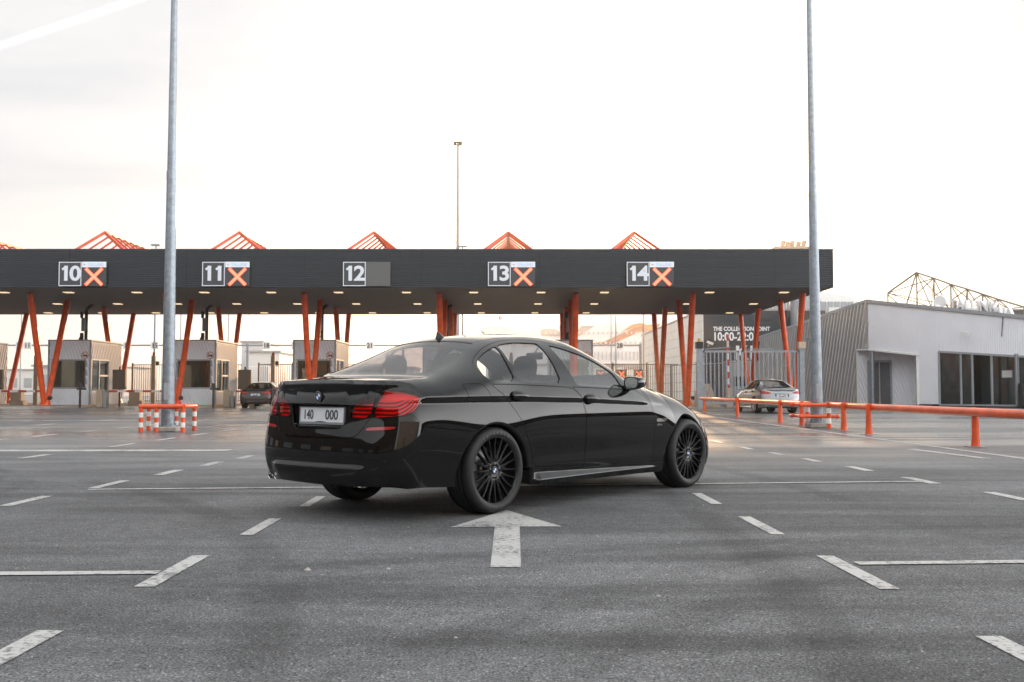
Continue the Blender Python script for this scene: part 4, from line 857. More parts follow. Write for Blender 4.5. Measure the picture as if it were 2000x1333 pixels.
for X in ISL:
    for q, (yb, y1, y2) in enumerate(((57.4, 55.3, 60.0), (67.9, 65.3, 70.5))):
        t = thing('v_shaped_column', ('front' if q == 0 else 'rear') + ' orange V column of the canopy ' + names[X], 'column', (X, yb, 0), group='orange V columns under the canopy')
        for ye in (y1, y2):
            lo(MB().tube((X, yb + (.12 if ye > yb else -.12), .1), (X, ye, ZU), .15, .17, n=16).build('leg', M_or, t), t)
        lo(MB().tube((X, yb, .15), (X, yb, .42), .30, .24, n=16).build('foot', M_or, t), t)
        if q == 0: lo(MB().tube((X + .2, yb - .1, .55), (X + .38, yb - .1, .55), .10).build('lamp_socket', M_bk, t), t)
# skylight frames on the roof
for k, X in enumerate([-29.0, -21.5, -14.4, -7.3, -.2, 6.45]):
    t = thing('roof_skylight_frame', 'orange gabled steel frame on the canopy roof above ' + ('the far left' if k == 0 else 'the %d sign' % (9 + k)), 'roof frame', (X, 54, ZT), group='gabled frames on the canopy roof')
    f = MB(); A = Vector((X, 54.3, 9.30)); B = Vector((X, 61.5, 9.30)); w_ = 1.55; z0 = ZT - .1; y0, y1 = 53.5, 62.3
    c = [Vector((X - w_, y0, z0)), Vector((X + w_, y0, z0)), Vector((X + w_, y1, z0)), Vector((X - w_, y1, z0))]
    for a_, b_ in ((c[0], A), (c[1], A), (c[2], B), (c[3], B), (A, B), (c[0], c[1]), (c[1], c[2]), (c[2], c[3]), (c[3], c[0])): f.bar(a_, b_, .13, .14)
    lo(f.build('frame', M_or, t), t); g_ = MB()
    for i in range(1, 8):
        u = i / 8
        for s_ in (0, 1): g_.bar(c[s_].lerp(c[3 - s_], u), A.lerp(B, u), .06, .09)
    lo(g_.build('rafters', M_or, t), t)
# lane signs on the fascia
M_sb = mat('sign_black', (.045, .047, .05), .35); M_sw = mat('sign_white', (.62, .64, .68), .45, emit=(.8, .85, 1), es=.10); M_lit = mat('lit_cross', (.9, .2, .1), .5, emit=(1, .09, .03), es=1.0); M_core = mat('lit_cross_core', (.9, .3, .2), .5, emit=(1, .24, .11), es=1.1); M_band = mat('lit_band', (.5, .53, .56), .4, emit=(.85, .92, 1), es=.35); M_pale = mat('pale_lettering', (.45, .55, .68), .5, emit=(.3, .45, .8), es=.3)
for k, (nm, px) in enumerate((('10', 112), ('11', 393), ('12', 669), ('13', 953), ('14', 1225))):
    X = (px - 1000) / 2020 * 52.45; Y = 52.42; Z0, Z1 = 6.27, 7.50
    t = thing('lane_sign', 'black lane sign with white number %s' % nm + (' beside a blank grey panel' if nm == '12' else ' beside a lit red cross') + ' on the canopy fascia', 'lane sign', (X + 1.2, Y, 6.9), group='numbered lane signs on the canopy')
    lo(MB().box(X, X + 2.40, Y, Y + .14, Z0, Z1).build('sign_box', M_sb if nm != '12' else mat('blank_panel', (.10, .10, .098), .5), t), t)
    np_ = lo(MB().box(X + .02, X + 1.13, Y - .02, Y - .002, Z0 + .03, Z1 - .03).build('number_panel', M_sb, t), t)
    f = MB()
    for a_, b_, c_, d_ in ((0, 1.15, 0, .04), (0, 1.15, 1.19, 1.23), (0, .04, .04, 1.19), (1.11, 1.15, .04, 1.19)): f.box(X + a_, X + b_, Y - .035, Y - .022, Z0 + c_, Z0 + d_)
    lo(f.build('panel_border', M_sw, t), t)
    for ci, ch in enumerate(nm):
        cx = X + .575 + (-.26, .26)[ci]; me = text_mesh(ch, 1.04, .012, .028, sx=1.12); ys = [v_.co.y for v_ in me.vertices]; xs = [v_.co.x for v_ in me.vertices]; d_ = MB().add([(cx + v_.co.x + (.05 if ch == '1' else 0), Y - .03 - v_.co.z, Z0 + .61 + v_.co.y) for v_ in me.vertices], [tuple(p_.vertices)[::-1] for p_ in me.polygons]); bpy.data.meshes.remove(me)
        if ch == '1': q0 = (cx + .05, Y - .036, Z0 + .61 + max(ys) - .05); d_.bar(q0, (q0[0] - .19, q0[1], q0[2] - .15), .11, .02, (0, 1, 0))
        lo(d_.build('digit', M_sw, t, recalc=False), t)
    if nm != '12':
        lo(MB().box(X + 1.17, X + 2.40, Y - .025, Y - .002, Z1 - .27, Z1 + .01).build('company_band', M_band, t), t)
        lo(text('band_lettering', 'TALLINK', (X + 1.88, Y - .035, Z1 - .135), M_pale, t, size=.22, ext=.006, bold=.004, sx=.95), t)
        for c_, m_, dx in (((0), M_red, -.0), ((1), MM['blue_e'], .05)): lo(MB().bar((X + 1.24 + dx, Y - .035, Z1 - .09 - .02 * c_), (X + 1.32 + dx, Y - .035, Z1 - .17 + .03 * c_), .01, .035, (0, 1, 0)).build('band_mark', m_, t), t)
        for m_, wd, yy, hl in ((M_lit, .17, -.03, .43), (M_core, .10, -.04, .40)):
            cx, cz = X + 1.79, Z0 + .475; x_ = MB(); x_.bar((cx - hl, Y + yy, cz - hl), (cx + hl, Y + yy, cz + hl), wd, .008, (0, 1, 0)); x_.bar((cx - hl, Y + yy - .003, cz + hl), (cx + hl, Y + yy - .003, cz - hl), wd, .008, (0, 1, 0)); lo(x_.build('red_cross', m_, t), t)
# ---------------------------------------------------------------- booths on their kerbed islands
def slant_clad(m, face, u0, u1, z0, z1, holes, at, pitch=.22, dep=.035, top=None):
    """diagonal ribs clipped to a rectangle minus holes; at(u, d, z) places a point"""
    rects = [(u0, u1, z0, z1)]; sl = .38
    c = u0 - (z1 - z0) * sl
    while c < u1 + (z1 - z0) * sl:
        # rib centre line u = c + sl*(z1 - z); sample in z and split at holes
        run = []; nz = int((z1 - z0) / .06) + 1
        for k in range(nz + 1):
            z = z0 + (z1 - z0) * k / nz; u = c + sl * (z1 - z); ok = u0 + .05 < u < u1 - .05 and (top is None or z < top(u)) and not any(a - .05 < u < b + .05 and p - .03 < z < q + .03 for a, b, p, q in holes)
            if ok: run.append((u, z))
            if (not ok or k == nz) and run:
                if len(run) > 1:
                    (ua, za), (ub, zb_) = run[0], run[-1]; h = pitch * .27
                    v = [at(ua - h, 0, za), at(ua - h * .5, dep, za), at(ua + h * .5, dep, za), at(ua + h, 0, za), at(ub - h, 0, zb_), at(ub - h * .5, dep, zb_), at(ub + h * .5, dep, zb_), at(ub + h, 0, zb_)]
                    m.add(v, [(0, 1, 5, 4), (1, 2, 6, 5), (2, 3, 7, 6), (3, 2, 1, 0), (4, 5, 6, 7)])
                run = []
        c += pitch
def booth(xr, lab, name='ticket_booth'):
    t = thing(name, lab, 'ticket booth', (xr - 1.2, 63, .13), group='ticket booths'); x0, x1, y0, y1, z0, z1 = xr - 2.45, xr, 60.6, 65.3, .13, 3.87
    wx0, wx1, wz0, wz1 = x0 + .25, x1 - .30, 1.15, 2.70; sy0, sy1, sz0, sz1 = y0 + .15, y0 + 2.7, .95, 2.75
    b = MB()      # front wall round its window
    b.box(x0, x1, y0, y0 + .1, z0, wz0); b.box(x0, x1, y0, y0 + .1, wz1, z1); b.box(x0, wx0, y0, y0 + .1, wz0, wz1); b.box(wx1, x1, y0, y0 + .1, wz0, wz1)
    slant_clad(b, 0, x0, x1, z0, z1 - .1, [(wx0, wx1, wz0, wz1)], lambda u, d, z: (u, y0 - d - .001, z), pitch=.19, dep=.06); lo(b.build('front_wall', M_clad, t), t)
    b = MB(); b.box(x1 - .1, x1, y0 + .1, sy0, z0, z1); b.box(x1 - .1, x1, sy1, y1, z0, z1); b.box(x1 - .1, x1, sy0, sy1, z0, sz0); b.box(x1 - .1, x1, sy0, sy1, sz1, z1)
    slant_clad(b, 1, y0, y1, z0, z1 - .1, [(sy0, sy1, sz0, sz1)], lambda u, d, z: (x1 + d + .001, u, z), pitch=.24, dep=.06); lo(b.build('side_wall', M_clad, t), t)
    b = MB(); b.box(x0, x0 + .1, y0 + .1, y1, z0, z1); b.box(x0 + .1, x1 - .1, y1 - .1, y1, z0, z1); lo(b.build('rear_walls', M_clad, t), t)
    lo(MB().box(x0 - .05, x1 + .07, y0 - .07, y1 + .05, z1, z1 + .07).build('roof', M_grey, t), t)
    for q_ in ((x1 - .05, x1 + .045, y0 - .05, y0 + .02), (x0 - .04, x0 + .05, y0 - .05, y0 + .02), (x1 - .02, x1 + .045, y1 - .1, y1)): lo(MB().box(*q_, z0, z1).build('corner_trim', M_grey, t), t)
    def win(ax, a0, a1, c0, c1, split):
        f = MB(); w_ = .09
        def bx(a, b_, c, d, o0, o1):
            f.box(a, b_, y0 - o1, y0 - o0, c, d) if ax == 'x' else f.box(x1 + o0, x1 + o1, a, b_, c, d)
        bx(a0 - w_, a0, c0 - w_, c1 + w_, .0, .05); bx(a1, a1 + w_, c0 - w_, c1 + w_, .0, .05); bx(a0, a1, c1, c1 + w_, .0, .05); bx(a0, a1, c0 - w_, c0, .0, .06)
        for s_ in split: bx(s_ - .04, s_ + .04, c0, c1, -.02, .03)
        if ax == 'y': bx(split[0], a1, (c0 + c1) / 2 - .05, (c0 + c1) / 2 + .05, -.02, .03)
        fo = lo(f.build('window', M_grey if ax == 'x' else M_wh, t), t); g = MB()
        g.box(a0, a1, y0 + .03, y0 + .035, c0, c1) if ax == 'x' else g.box(x1 - .035, x1 - .03, a0, a1, c0, c1)
        p = g.build('pane', glass('booth_glass', (.45, .55, .52), 2.6), fo); p.matrix_parent_inverse = fo.matrix_parent_inverse.copy() if False else Matrix(); return fo
    win('x', wx0, wx1, wz0, wz1, []); win('y', sy0, sy1, sz0, sz1, [sy0 + 1.15])
    i_ = MB(); i_.box(x0 + .2, x1 - .2, y0 + .6, y0 + 1.4, z0, 1.1); i_.box(x0 + .5, x0 + 1.0, y0 + 1.0, y0 + 1.1, 1.1, 1.5); i_.box(wx1 - .35, wx1 - .15, y0 + .12, y0 + .15, wz0, wz1); lo(i_.build('counter', M_grey, t), t)
    s_ = MB(); cx, cz, r_ = x1 - .30, 3.02, .215
    for rr0, rr1, m_, nm, dy in ((0, r_, M_wh, 'sign_disc', .072), (r_ * .86, r_, M_red, 'red_ring', .078)):
        v = []
        for i in range(32): a_ = 2 * math.pi * i / 32; v += [(cx + rr0 * math.cos(a_), y0 - dy, cz + rr0 * math.sin(a_)), (cx + rr1 * math.cos(a_), y0 - dy, cz + rr1 * math.sin(a_))]
        v = v + [(p[0], p[1] + .004, p[2]) for p in v]
        lo(MB().add(v[:64], [(2 * i, 2 * i + 1, (2 * i + 3) % 64, (2 * i + 2) % 64) for i in range(32)]).build(nm, m_, t), t)
    c_ = MB(); c_.box(cx - .13, cx - .02, y0 - .084, y0 - .080, cz - .07, cz + .01); c_.box(cx + .02, cx + .14, y0 - .084, y0 - .080, cz - .07, cz + .03); c_.box(cx - .02, cx + .02, y0 - .084, y0 - .080, cz - .06, cz - .04); lo(c_.build('vehicle_symbol', M_blk, t), t)
    lo(MB().bar((cx - r_ * .62, y0 - .088, cz + r_ * .62), (cx + r_ * .62, y0 - .088, cz - r_ * .62), .035, .004, (0, 1, 0)).build('red_slash', M_red, t), t)
    return t
BX = [(-31.9, 'corrugated grey ticket booth cut by the left edge of the picture'), (-24.7, 'corrugated grey ticket booth below the 10 sign with a dark front window'), (-17.37, 'corrugated grey ticket booth behind the left light pole beside the dark parked car'), (-10.35, 'corrugated grey ticket booth partly behind the rear window of the black saloon'), (-2.75, 'corrugated grey ticket booth hidden behind the black saloon roof'), (4.7, 'corrugated grey ticket booth showing over the front door window of the black saloon')]
for x, lab in BX: booth(x, lab)
for k, (x, lab) in enumerate(BX):
    n = MB(); xa, xb = x - 3.1, x + .35; poly = [(xa, 54.6), (xa + .5, 53.4), (xa + 1.2, 52.9), (xb - 1.2, 52.9), (xb - .5, 53.4), (xb, 54.6), (xb, 73), (xa, 73)]
    n.prism(poly, 'z', .0, .13); o = n.build('kerb_island', M_conc); tag(o, kind='structure')
# camera masts between booth roof and canopy
WH = {0: 'the left edge booth', 1: 'the booth below the 10 sign', 2: 'the booth behind the left light pole', 3: 'the booth left of the black saloon', 4: 'the booth behind the saloon roof', 5: 'the booth right of the saloon roof'}
for k, (x, lab) in enumerate(BX):
    X = x - 1.2; Y = 62.8; t = thing('camera_mast', 'slim dark camera mast on ' + WH[k], 'camera mast', (X, Y, 3.8), group='camera masts on the booth roofs')
    lo(MB().tube((X, Y, 3.92), (X, Y, 5.9), .10).tube((X, Y, 5.9), (X + .22, Y + .3, 6.2), .10).build('pole', M_bk, t), t)
    lo(MB().box(X - .2, X + .02, Y - .28, Y - .07, 4.55, 5.35, b=.02).build('control_box', M_grey, t), t)
    lo(MB().tube((X - .18, Y - .2, 4.15), (X - .18, Y - .2, 4.45), .12, .10).build('camera_head', M_bk, t), t); lo(MB().box(X - .32, X - .1, Y - .3, Y - .1, 3.94, 4.15).build('foot', M_bk, t), t); lo(MB().tube((X - .2, Y - .2, 5.35), (X - .2, Y - .2, 5.75), .09).build('joint', M_bk, t), t)
# lane machines, info boxes, barrier arms beside each booth
for k, (x, lab) in enumerate(BX[:5]):
    w_ = ['left edge', '10 sign', 'left light pole', 'dark parked car', 'hidden booth'][k]; lane = ['in the lane left of the 10 booth', 'in the lane between the 10 booth and the left light pole', 'behind the dark parked car', 'behind the boot of the black saloon', 'behind the black saloon roof'][k]
    xb = x + 1.75
    t = thing('info_display', 'brown display box ' + lane, 'display box', (xb, 60.5, .13), group='display boxes beside the booths')
    lo(MB().box(xb - .38, xb + .38, 60.4, 60.65, 1.02, 2.18, b=.02).build('display_case', M_brown, t), t); lo(MB().tube((xb, 60.55, 0), (xb, 60.55, 2.35), .05).build('post', M_bk, t), t)
    t = thing('barrier_machine', 'barrier with lowered arm ' + lane, 'barrier', (xb - .75, 59.8, .13), group='lane barriers')
    lo(MB().box(xb - 1.0, xb - .62, 59.6, 60.0, 0, 1.02, b=.03).build('cabinet', M_beige, t), t); lo(MB().box(xb - .58, xb - .4, 59.6, 60.0, 0, .95).build('card_reader', M_grey, t), t)
    am = MB(); ar = MB(); L0, L1 = xb - .3, xb + 3.6
    for i in range(8): lo(MB().box(L0 + (L1 - L0) * i / 8, L0 + (L1 - L0) * (i + 1) / 8, 59.75, 59.82, .86, .98).build('arm_band', M_wh if i % 2 else M_red, t), t)
    t = thing('guard_post', 'black guard post ' + lane, 'post', (xb - .85, 57.0, 0), group='guard posts before the barriers'); lo(MB().tube((xb - .82, 57, 0), (xb - .82, 57, 1.12), .06).tube((xb - .82, 57, 1.12), (xb - .82, 57, 1.36), .12, .10).tube((xb - 1.0, 57, 1.05), (xb - .5, 57, 1.05), .05).build('post', M_bk, t), t)
    t = thing('beacon_post', 'tall beige beacon post ' + lane, 'post', (xb + .95, 63.5, 0), group='tall beige beacon posts'); lo(MB().box(xb + .83, xb + 1.07, 63.4, 63.6, 0, 3.1).build('post', M_beige, t), t); lo(MB().tube((xb + .95, 63.5, 3.1), (xb + .95, 63.5, 3.3), .08).build('beacon', M_or, t), t); lo(MB().box(xb + 1.1, xb + 1.3, 63.4, 63.6, 2.5, 2.75).build('sensor', M_bk, t), t)
    t = thing('concrete_block', 'low pale concrete block ' + lane, 'block', (xb + .2, 63, 0), group='concrete blocks on the islands'); lo(MB().box(xb - .35, xb + .5, 62.8, 63.4, 0, .35, b=.04).box(xb - .3, xb + .35, 62.85, 63.3, .35, 1.0).build('block', M_beige, t), t)
# ---------------------------------------------------------------- gantry with lane numbers, poles and fences beyond
def gantry(x0, x1, y, posts, signs, lab):
    t = thing('lane_gantry', lab, 'gantry', ((x0 + x1) / 2, y, 0)); lo(MB().tube((x0, y, 5.1), (x1, y, 5.1), .085).build('beam', M_grey, t), t)
    for p in posts: lo(MB().tube((p, y, 0), (p, y, 5.25), .12).build('post', M_gal, t), t)
    for nm, px in signs:
        X = (px - 1000) / 2020 * y; pl = lo(MB().box(X - .35, X + .35, y - .22, y - .12, 4.72, 5.42).build('number_sign', M_wh, t), t); lo(text('digits', nm, (X, y - .24, 5.06), M_blk, t, size=.56, ext=.01, bold=.015), t)
gantry(-48, -9.5, 95, [-47.5, -36.3, -24.3, -10.0], [('10', 39), ('11', 55), ('14', 249), ('15', 303), ('18', 521), ('19', 577), ('21', 723)], 'long lane number gantry with white signs 10 to 21 beyond the left booths')
gantry(5.0, 11.85, 95, [5.3, 11.8], [('28', 1210)], 'short lane number gantry with the white sign 28 beyond the black saloon')
def rail_fence(x0, x1, y, z1, lab, m, gap=.16, y1=None, posts=2.5, tr=.022):
    t = thing('slat_fence', lab, 'fence', (x0, y, 0)); y1 = y if y1 is None else y1; L_ = math.hypot(x1 - x0, y1 - y); ux, uy = (x1 - x0) / L_, (y1 - y) / L_; b = MB()
    k = 0; d = 0
    while d < L_: b.tube((x0 + ux * d, y + uy * d, .15), (x0 + ux * d, y + uy * d, z1), tr, n=5, cap=False, smooth=False); d += gap
    for z in (.2, z1 - .03): b.bar((x0, y, z), (x1, y1, z), .05, .06)
    lo(b.build('bars', m, t), t); d = 0
    while d <= L_ + .01: lo(MB().box(x0 + ux * d - .06, x0 + ux * d + .06, y + uy * d - .06, y + uy * d + .06, 0, z1 + .1).build('post', m, t), t); d += posts
    return t
M_rust = mat('brown_fence_steel', (.20, .13, .08), .55, .3, noise=.2, nscale=5)
rail_fence(-27.5, -19.6, 75, 2.85, 'brown steel bar fence right of the 10 booth behind the barrier', M_rust); rail_fence(-18.6, -8.6, 76, 2.9, 'brown steel bar fence behind the dark parked car', M_rust); rail_fence(4.9, 12.2, 76, 2.9, 'brown steel bar fence beyond the bonnet of the black saloon', M_rust)
for px, D, top, lab in ((301, 80, 12.2, 'thin light mast rising over the canopy left of the left pole'), (445, 100, 9.0, 'thin pole beyond the booths right of the left pole'), (112 + 240, 98, 8.5, 'thin grey pole beyond the booths behind the left pole'), (667, 120, 9, 'thin pole beyond the third booth'), (903, 78, 11.8, 'short lamp mast peeping over the canopy beside the tall mast'), (930, 130, 10, 'thin mast left of the ship stern'), (1194, 110, 9.0, 'thin pole in front of the ship left of the 28 sign'), (1203, 100, 8.2, 'thin pole beside the 28 sign'), (1257, 92, 8.2, 'pole right of the 28 sign'), (40, 120, 10.5, 'thin mast at the far left horizon')):
    X = (px - 1000) / 2020 * D; t = thing('light_mast', lab, 'light mast', (X, D, 0)); lo(MB().tube((X, D, 0), (X, D, top), .09, .05, n=8).build('pole', M_grey, t), t)
    if px in (301, 903, 445): lo(MB().box(X - .35, X + .35, D - .2, D + .2, top, top + .12).build('lamp_head', M_grey, t), t)
X = -4.75; t = thing('floodlight_mast', 'tall floodlight mast with a small crossbar rising behind the canopy centre', 'light mast', (X, 90, 0)); lo(MB().tube((X, 90, 0), (X, 90, 22.6), .22, .10, n=12).build('pole', M_grey, t), t); lo(MB().box(X - .38, X + .38, 89.9, 90.1, 22.7, 22.8).tube((X, 90, 22.4), (X, 90, 22.8), .05).box(X - .36, X - .12, 89.7, 90, 22.45, 22.62).box(X + .08, X + .36, 89.7, 90, 22.45, 22.62).build('lamp_head', M_bk, t), t)
# the two big poles with their guards
def big_pole(x, y, lab, lean=0):
    t = thing('light_pole', lab, 'light pole', (x, y, 0)); lo(MB().tube((x, y, .12), (x + lean * 6.2, y, 6.2), .158, .112, n=28).tube((x + lean * 6.05, y, 6.05), (x + lean * 6.25, y, 6.25), .119, .117, n=28).tube((x + lean * 6.2, y, 6.2), (x + lean * 16, y, 16), .106, .035, n=28).build('pole', M_gal, t), t); lo(MB().box(x - .26, x + .30, y - .28, y + .28, 0, .12, b=.02).build('base', M_conc, t), t)
    f = MB(); f.tube((x, y, .12), (x, y, .15), .24, n=24)
    for k in range(4): a_ = math.pi / 4 + k * math.pi / 2; f.tube((x + .20 * math.cos(a_), y + .20 * math.sin(a_), .12), (x + .20 * math.cos(a_), y + .20 * math.sin(a_), .20), .016, n=8)
    lo(f.build('base_flange', M_gal, t), t); lo(MB().box(x - .055, x + .055, y - .163, y - .10, .75, 1.15, b=.008).build('service_hatch', M_grey, t), t)
    return t
big_pole(-8.2, 24.7, 'tall tapered galvanised pole rising behind the striped guard on the left'); big_pole(8.06, 27.4, 'tall tapered galvanised pole rising between the orange rails on the right', -.0045)
def striped(t, x, y, h, r=.052, flip=False):
    p = lo(MB().tube((x, y, 0), (x, y, h), r, n=14).build('guard_post', M_or, t), t)
    n5 = 5
    for i in range(n5):
        if i % 2: 
            o = MB().tube((x, y, h * i / n5), (x, y, h * (i + 1) / n5), r + .0025, n=14, cap=False).build('white_band', M_wh, p); o.matrix_parent_inverse = Matrix()
t = thing('pole_guard', 'red and white striped guard rail round the foot of the left pole', 'pole guard', (-8.2, 24.7, 0))
for x, y in ((-8.66, 24.2), (-8.30, 24.2), (-7.68, 24.2), (-8.83, 25.2), (-8.18, 25.25), (-7.72, 25.2)): striped(t, x, y, .58, .05)
lo(MB().tube((-8.70, 24.2, .60), (-7.66, 24.2, .60), .055).tube((-7.68, 24.2, .60), (-7.70, 25.2, .60), .055).tube((-8.83, 25.2, .60), (-7.72, 25.2, .60), .05).tube((-8.68, 24.2, .60), (-8.83, 25.2, .60), .05).build('top_rail', M_or, t), t)
def bollard_prof(mb, x, y, h): return mb.lathe([(.086, 0), (.076, .07), (.066, .22), (.060, h)], 18, axis='z', M=Matrix.Translation((x, y, 0)))
def orange_rail(pts, posts, lab, z=.605, r=.076):
    t = thing('orange_guard_rail', lab, 'guard rail', (pts[0][0], pts[0][1], 0)); m = MB()
    for a_, b_ in zip(pts, pts[1:]): m.tube((*a_, z), (*b_, z), r, n=20)
    for e in (pts[0], pts[-1]): m.lathe([(r * math.cos(q), r * math.sin(q)) for q in (-1.5, -1, -.5, 0, .5, 1, 1.5)], 14, axis='z', M=Matrix.Translation((*e, z)))
    lo(m.build('rail', M_or, t), t)
    for x, y in posts:
        lo(bollard_prof(MB(), x, y, z - r * .6).build('post', M_or, t), t); lo(MB().box(x - .14, x + .14, y - .14, y + .14, 0, .015).build('base_plate', M_gal, t), t); lo(MB().tube((x, y - .045, z), (x, y + .045, z), r + .006, n=20).build('clamp', M_or, t), t)
orange_rail([(8.62, 47.2), (8.06, 28.1)], [(8.60, 46.3), (8.22, 37.8), (8.1, 31.3), (8.0, 28.6)], 'orange tube guard rail running back from the right pole towards the gate')
orange_rail([(8.16, 26.5), (7.95, 22), (7.98, 12.5)], [(8.0, 25.0), (7.88, 22.9), (8.02, 17.95), (8.0, 13.2)], 'orange tube guard rail running from the right pole to the right edge of the picture')
t = thing('pole_guard', 'orange double rail guard with striped posts round the foot of the right pole', 'pole guard', (8.06, 27.4, 0))
for x, y in ((7.98, 28.0), (8.10, 26.5)): striped(t, x, y, .66, .055)
for z in (.30, .60):
    m = MB().tube((7.55, 27.0, z), (8.45, 27.0, z), .045).tube((7.55, 27.85, z), (8.45, 27.85, z), .045).tube((7.60, 27.0, z), (7.60, 27.85, z), .04).tube((8.42, 27.0, z), (8.42, 27.85, z), .04)
    for x, y in ((7.52, 27.0), (8.48, 27.0), (7.52, 27.85), (8.48, 27.85)): m.lathe([(.062 * math.cos(q), .062 * math.sin(q)) for q in (-1.5, -1, -.5, 0, .5, 1, 1.5)], 12, axis='z', M=Matrix.Translation((x, y, z)))
    lo(m.build('rail', M_or, t), t)
# ---------------------------------------------------------------- gate
t = thing('steel_gate', 'galvanised bar gate of two leaves in front of the dark building', 'gate', (9.8, 54, 0))
def leaf(x0, x1, y, n):
    b = MB(); b.bar((x0, y, 3.0), (x1, y, 3.0), .10, .10); b.bar((x0, y, .30), (x1, y, .30), .10, .10)
    for x in (x0 + .04, x1 - .04): b.box(x - .06, x + .06, y - .05, y + .05, .25, 3.05)
    for i in range(1, n): x = x0 + (x1 - x0) * i / n; b.box(x - .028, x + .028, y - .02, y + .02, .3, 3.0)
    lo(b.build('leaf', M_gal, t), t)
leaf(9.95, 11.85, 54, 9); leaf(11.98, 15.0, 54, 13)
for x in (9.78, 15.12): g = lo(MB().box(x - .13, x + .13, 53.87, 54.13, 0, 3.15).build('gate_post', M_gal, t), t); lo(MB().box(x - .18, x + .18, 53.8, 54.2, 3.15, 3.5).build('motor_box', M_bk if x < 12 else M_beige, t), t)
lo(MB().tube((9.78, 54, 3.5), (9.78, 54, 3.68), .08).build('beacon', mat('amber', (.6, .3, .02), .3), t), t)
lo(MB().bar((10.0, 53.9, 3.12), (11.4, 53.9, 3.22), .04, .04).bar((12.2, 53.9, 3.12), (13.6, 53.9, 3.14), .04, .04).build('gate_arm', M_gal, t), t)
t = thing('raised_barrier', 'raised red and white barrier arm standing upright behind the steel gate', 'barrier', (12.75, 58, 0)); a_ = MB(); b_ = MB()
for i in range(9): lo(MB().box(12.05, 12.17, 57.95, 58.02, .95 + i * .35, .95 + (i + 1) * .35).build('arm_band', M_wh if i % 2 else M_red, t), t)
lo(MB().box(11.95, 12.3, 57.8, 58.2, 0, 1.1, b=.03).build('cabinet', M_beige, t), t)
t = thing('concrete_block', 'wedge shaped pale concrete block in front of the lit warehouse wall', 'block', (11.4, 60, 0)); lo(MB().prism([(10.35, 0), (12.05, 0), (11.75, .45), (11.45, 1.35), (10.85, 1.35), (10.55, .45)], 'y', 59.7, 60.5).build('block', M_beige, t), t)
# dark hall with lettering and its long pale side wall
HX, HY, HZ = 15.75, 85, 7.65
t = thing('dark_warehouse', 'dark grey clad warehouse with white opening hours lettering behind the gate', 'warehouse', (25, 85, 0))
b = MB(); b.box(HX, 45, HY, 125, 0, HZ - .3); 
for k in range(9): b.box(HX - .0, 45.02, HY - .05, HY - .003, k * .84 + .02, k * .84 + .82)
lo(b.build('front_wall', M_dk, t), t); b = MB()
M_wall = mat('pale_panel_wall', (.78, .74, .68), .5, noise=.05, nscale=1)
for k in range(9):
    for j in range(8): b.box(HX - .06, HX - .003, HY - .04 + j * 5.02, HY + j * 5.02 + 4.94, k * .84 + .015, min(HZ - .15, k * .84 + .825))
lo(b.build('side_wall', M_wall, t), t); lo(MB().box(HX - .12, 45.1, HY - .12, 125.1, HZ - .14, HZ + .02).build('roof_edge', M_grey, t), t)
W1 = mat('white_lettering', (.80, .80, .80), .5)
lo(text('wall_lettering', 'THE COLLECTION POINT', (16.55, HY - .09, 6.00), W1, t, size=.47, ext=.02, bold=.012, align='LEFT', sx=.86), t); lo(text('wall_lettering', '10:00-22:00', (16.5, HY - .09, 5.35), W1, t, size=.96, ext=.02, bold=.022, align='LEFT', sx=.82), t); lo(text('wall_lettering', 'K1', (18.35, HY - .09, 4.0), W1, t, size=1.5, ext=.02, bold=.06, align='LEFT'), t)
lo(MB().bar((16.0, HY - .3, 4.95), (16.45, HY - .5, 4.75), .16, .2).bar((16.1, HY - .05, 4.6), (16.2, HY - .3, 4.85), .05, .05).build('wall_camera', M_wh, t), t)
lo(MB().box(17.6, 20.6, HY - .12, HY - .06, 0, 3.4).build('loading_door', M_grey, t), t); lo(MB().box(18.2, 19.6, HY - .15, HY - .125, 1.3, 2.1).build('door_window', M_win, t), t)
rail_fence(12.3, 15.2, 80, 2.9, 'wire fence along the pale side wall of the dark warehouse', M_gal, gap=.5, y1=70, posts=2.2, tr=.01)
# ---------------------------------------------------------------- corrugated building on the right
t = thing('corrugated_building', 'low corrugated grey metal building with a porch and glazed front on the right', 'building', (24, 65, 0))
Cn = Vector((22.42, 65)); Lf = Vector((20.30, 86)); Rt = Vector((36.0, 46.9))      # corner, far end of left wall, right end beyond the frame
dR = (Rt - Cn).normalized(); nR = Vector((dR.y, -dR.x)); LR = (Rt - Cn).length; dL = (Lf - Cn).normalized(); nL = Vector((-dL.y, dL.x)); LL = (Lf - Cn).length
if nR.dot(Vector((-1, -1))) < 0: nR = -nR
if nL.dot(Vector((-1, -1))) < 0: nL = -nL
hR = lambda u: 6.55 - 1.58 * u / 9.95; hL = lambda u: 6.55 - 1.35 * u / LL
def wallR(u, d, z): q = Cn + dR * u + nR * d; return (q.x, q.y, z)
def wallL(u, d, z): q = Cn + dL * u + nL * d; return (q.x, q.y, z)
def corr(at, u0, u1, z0, z1f, pitch, dep, z0f=None):
    m = MB(); v = []; u = u0
    while u < u1 - 1e-6:
        for a_, d in ((0, 0), (.3, 0), (.45, dep), (.85, dep)):
            uu = u + a_ * pitch
            if uu < u1: v.append((uu, d))
        u += pitch
    v.append((u1, 0)); vv = []
    for uu, d in v: vv += [at(uu, d, z0f(uu) if z0f else z0), at(uu, d, z1f(uu) if callable(z1f) else z1f)]
    return m.add(vv, [(2 * i, 2 * i + 1, 2 * i + 3, 2 * i + 2) for i in range(len(v) - 1)])
PZ = 3.45; pu = 3.35; gu0 = 4.75; GZ = lambda u: 3.24 - .44 * (u - gu0) / 5.2
pz = lambda u: 3.52 - .13 * u
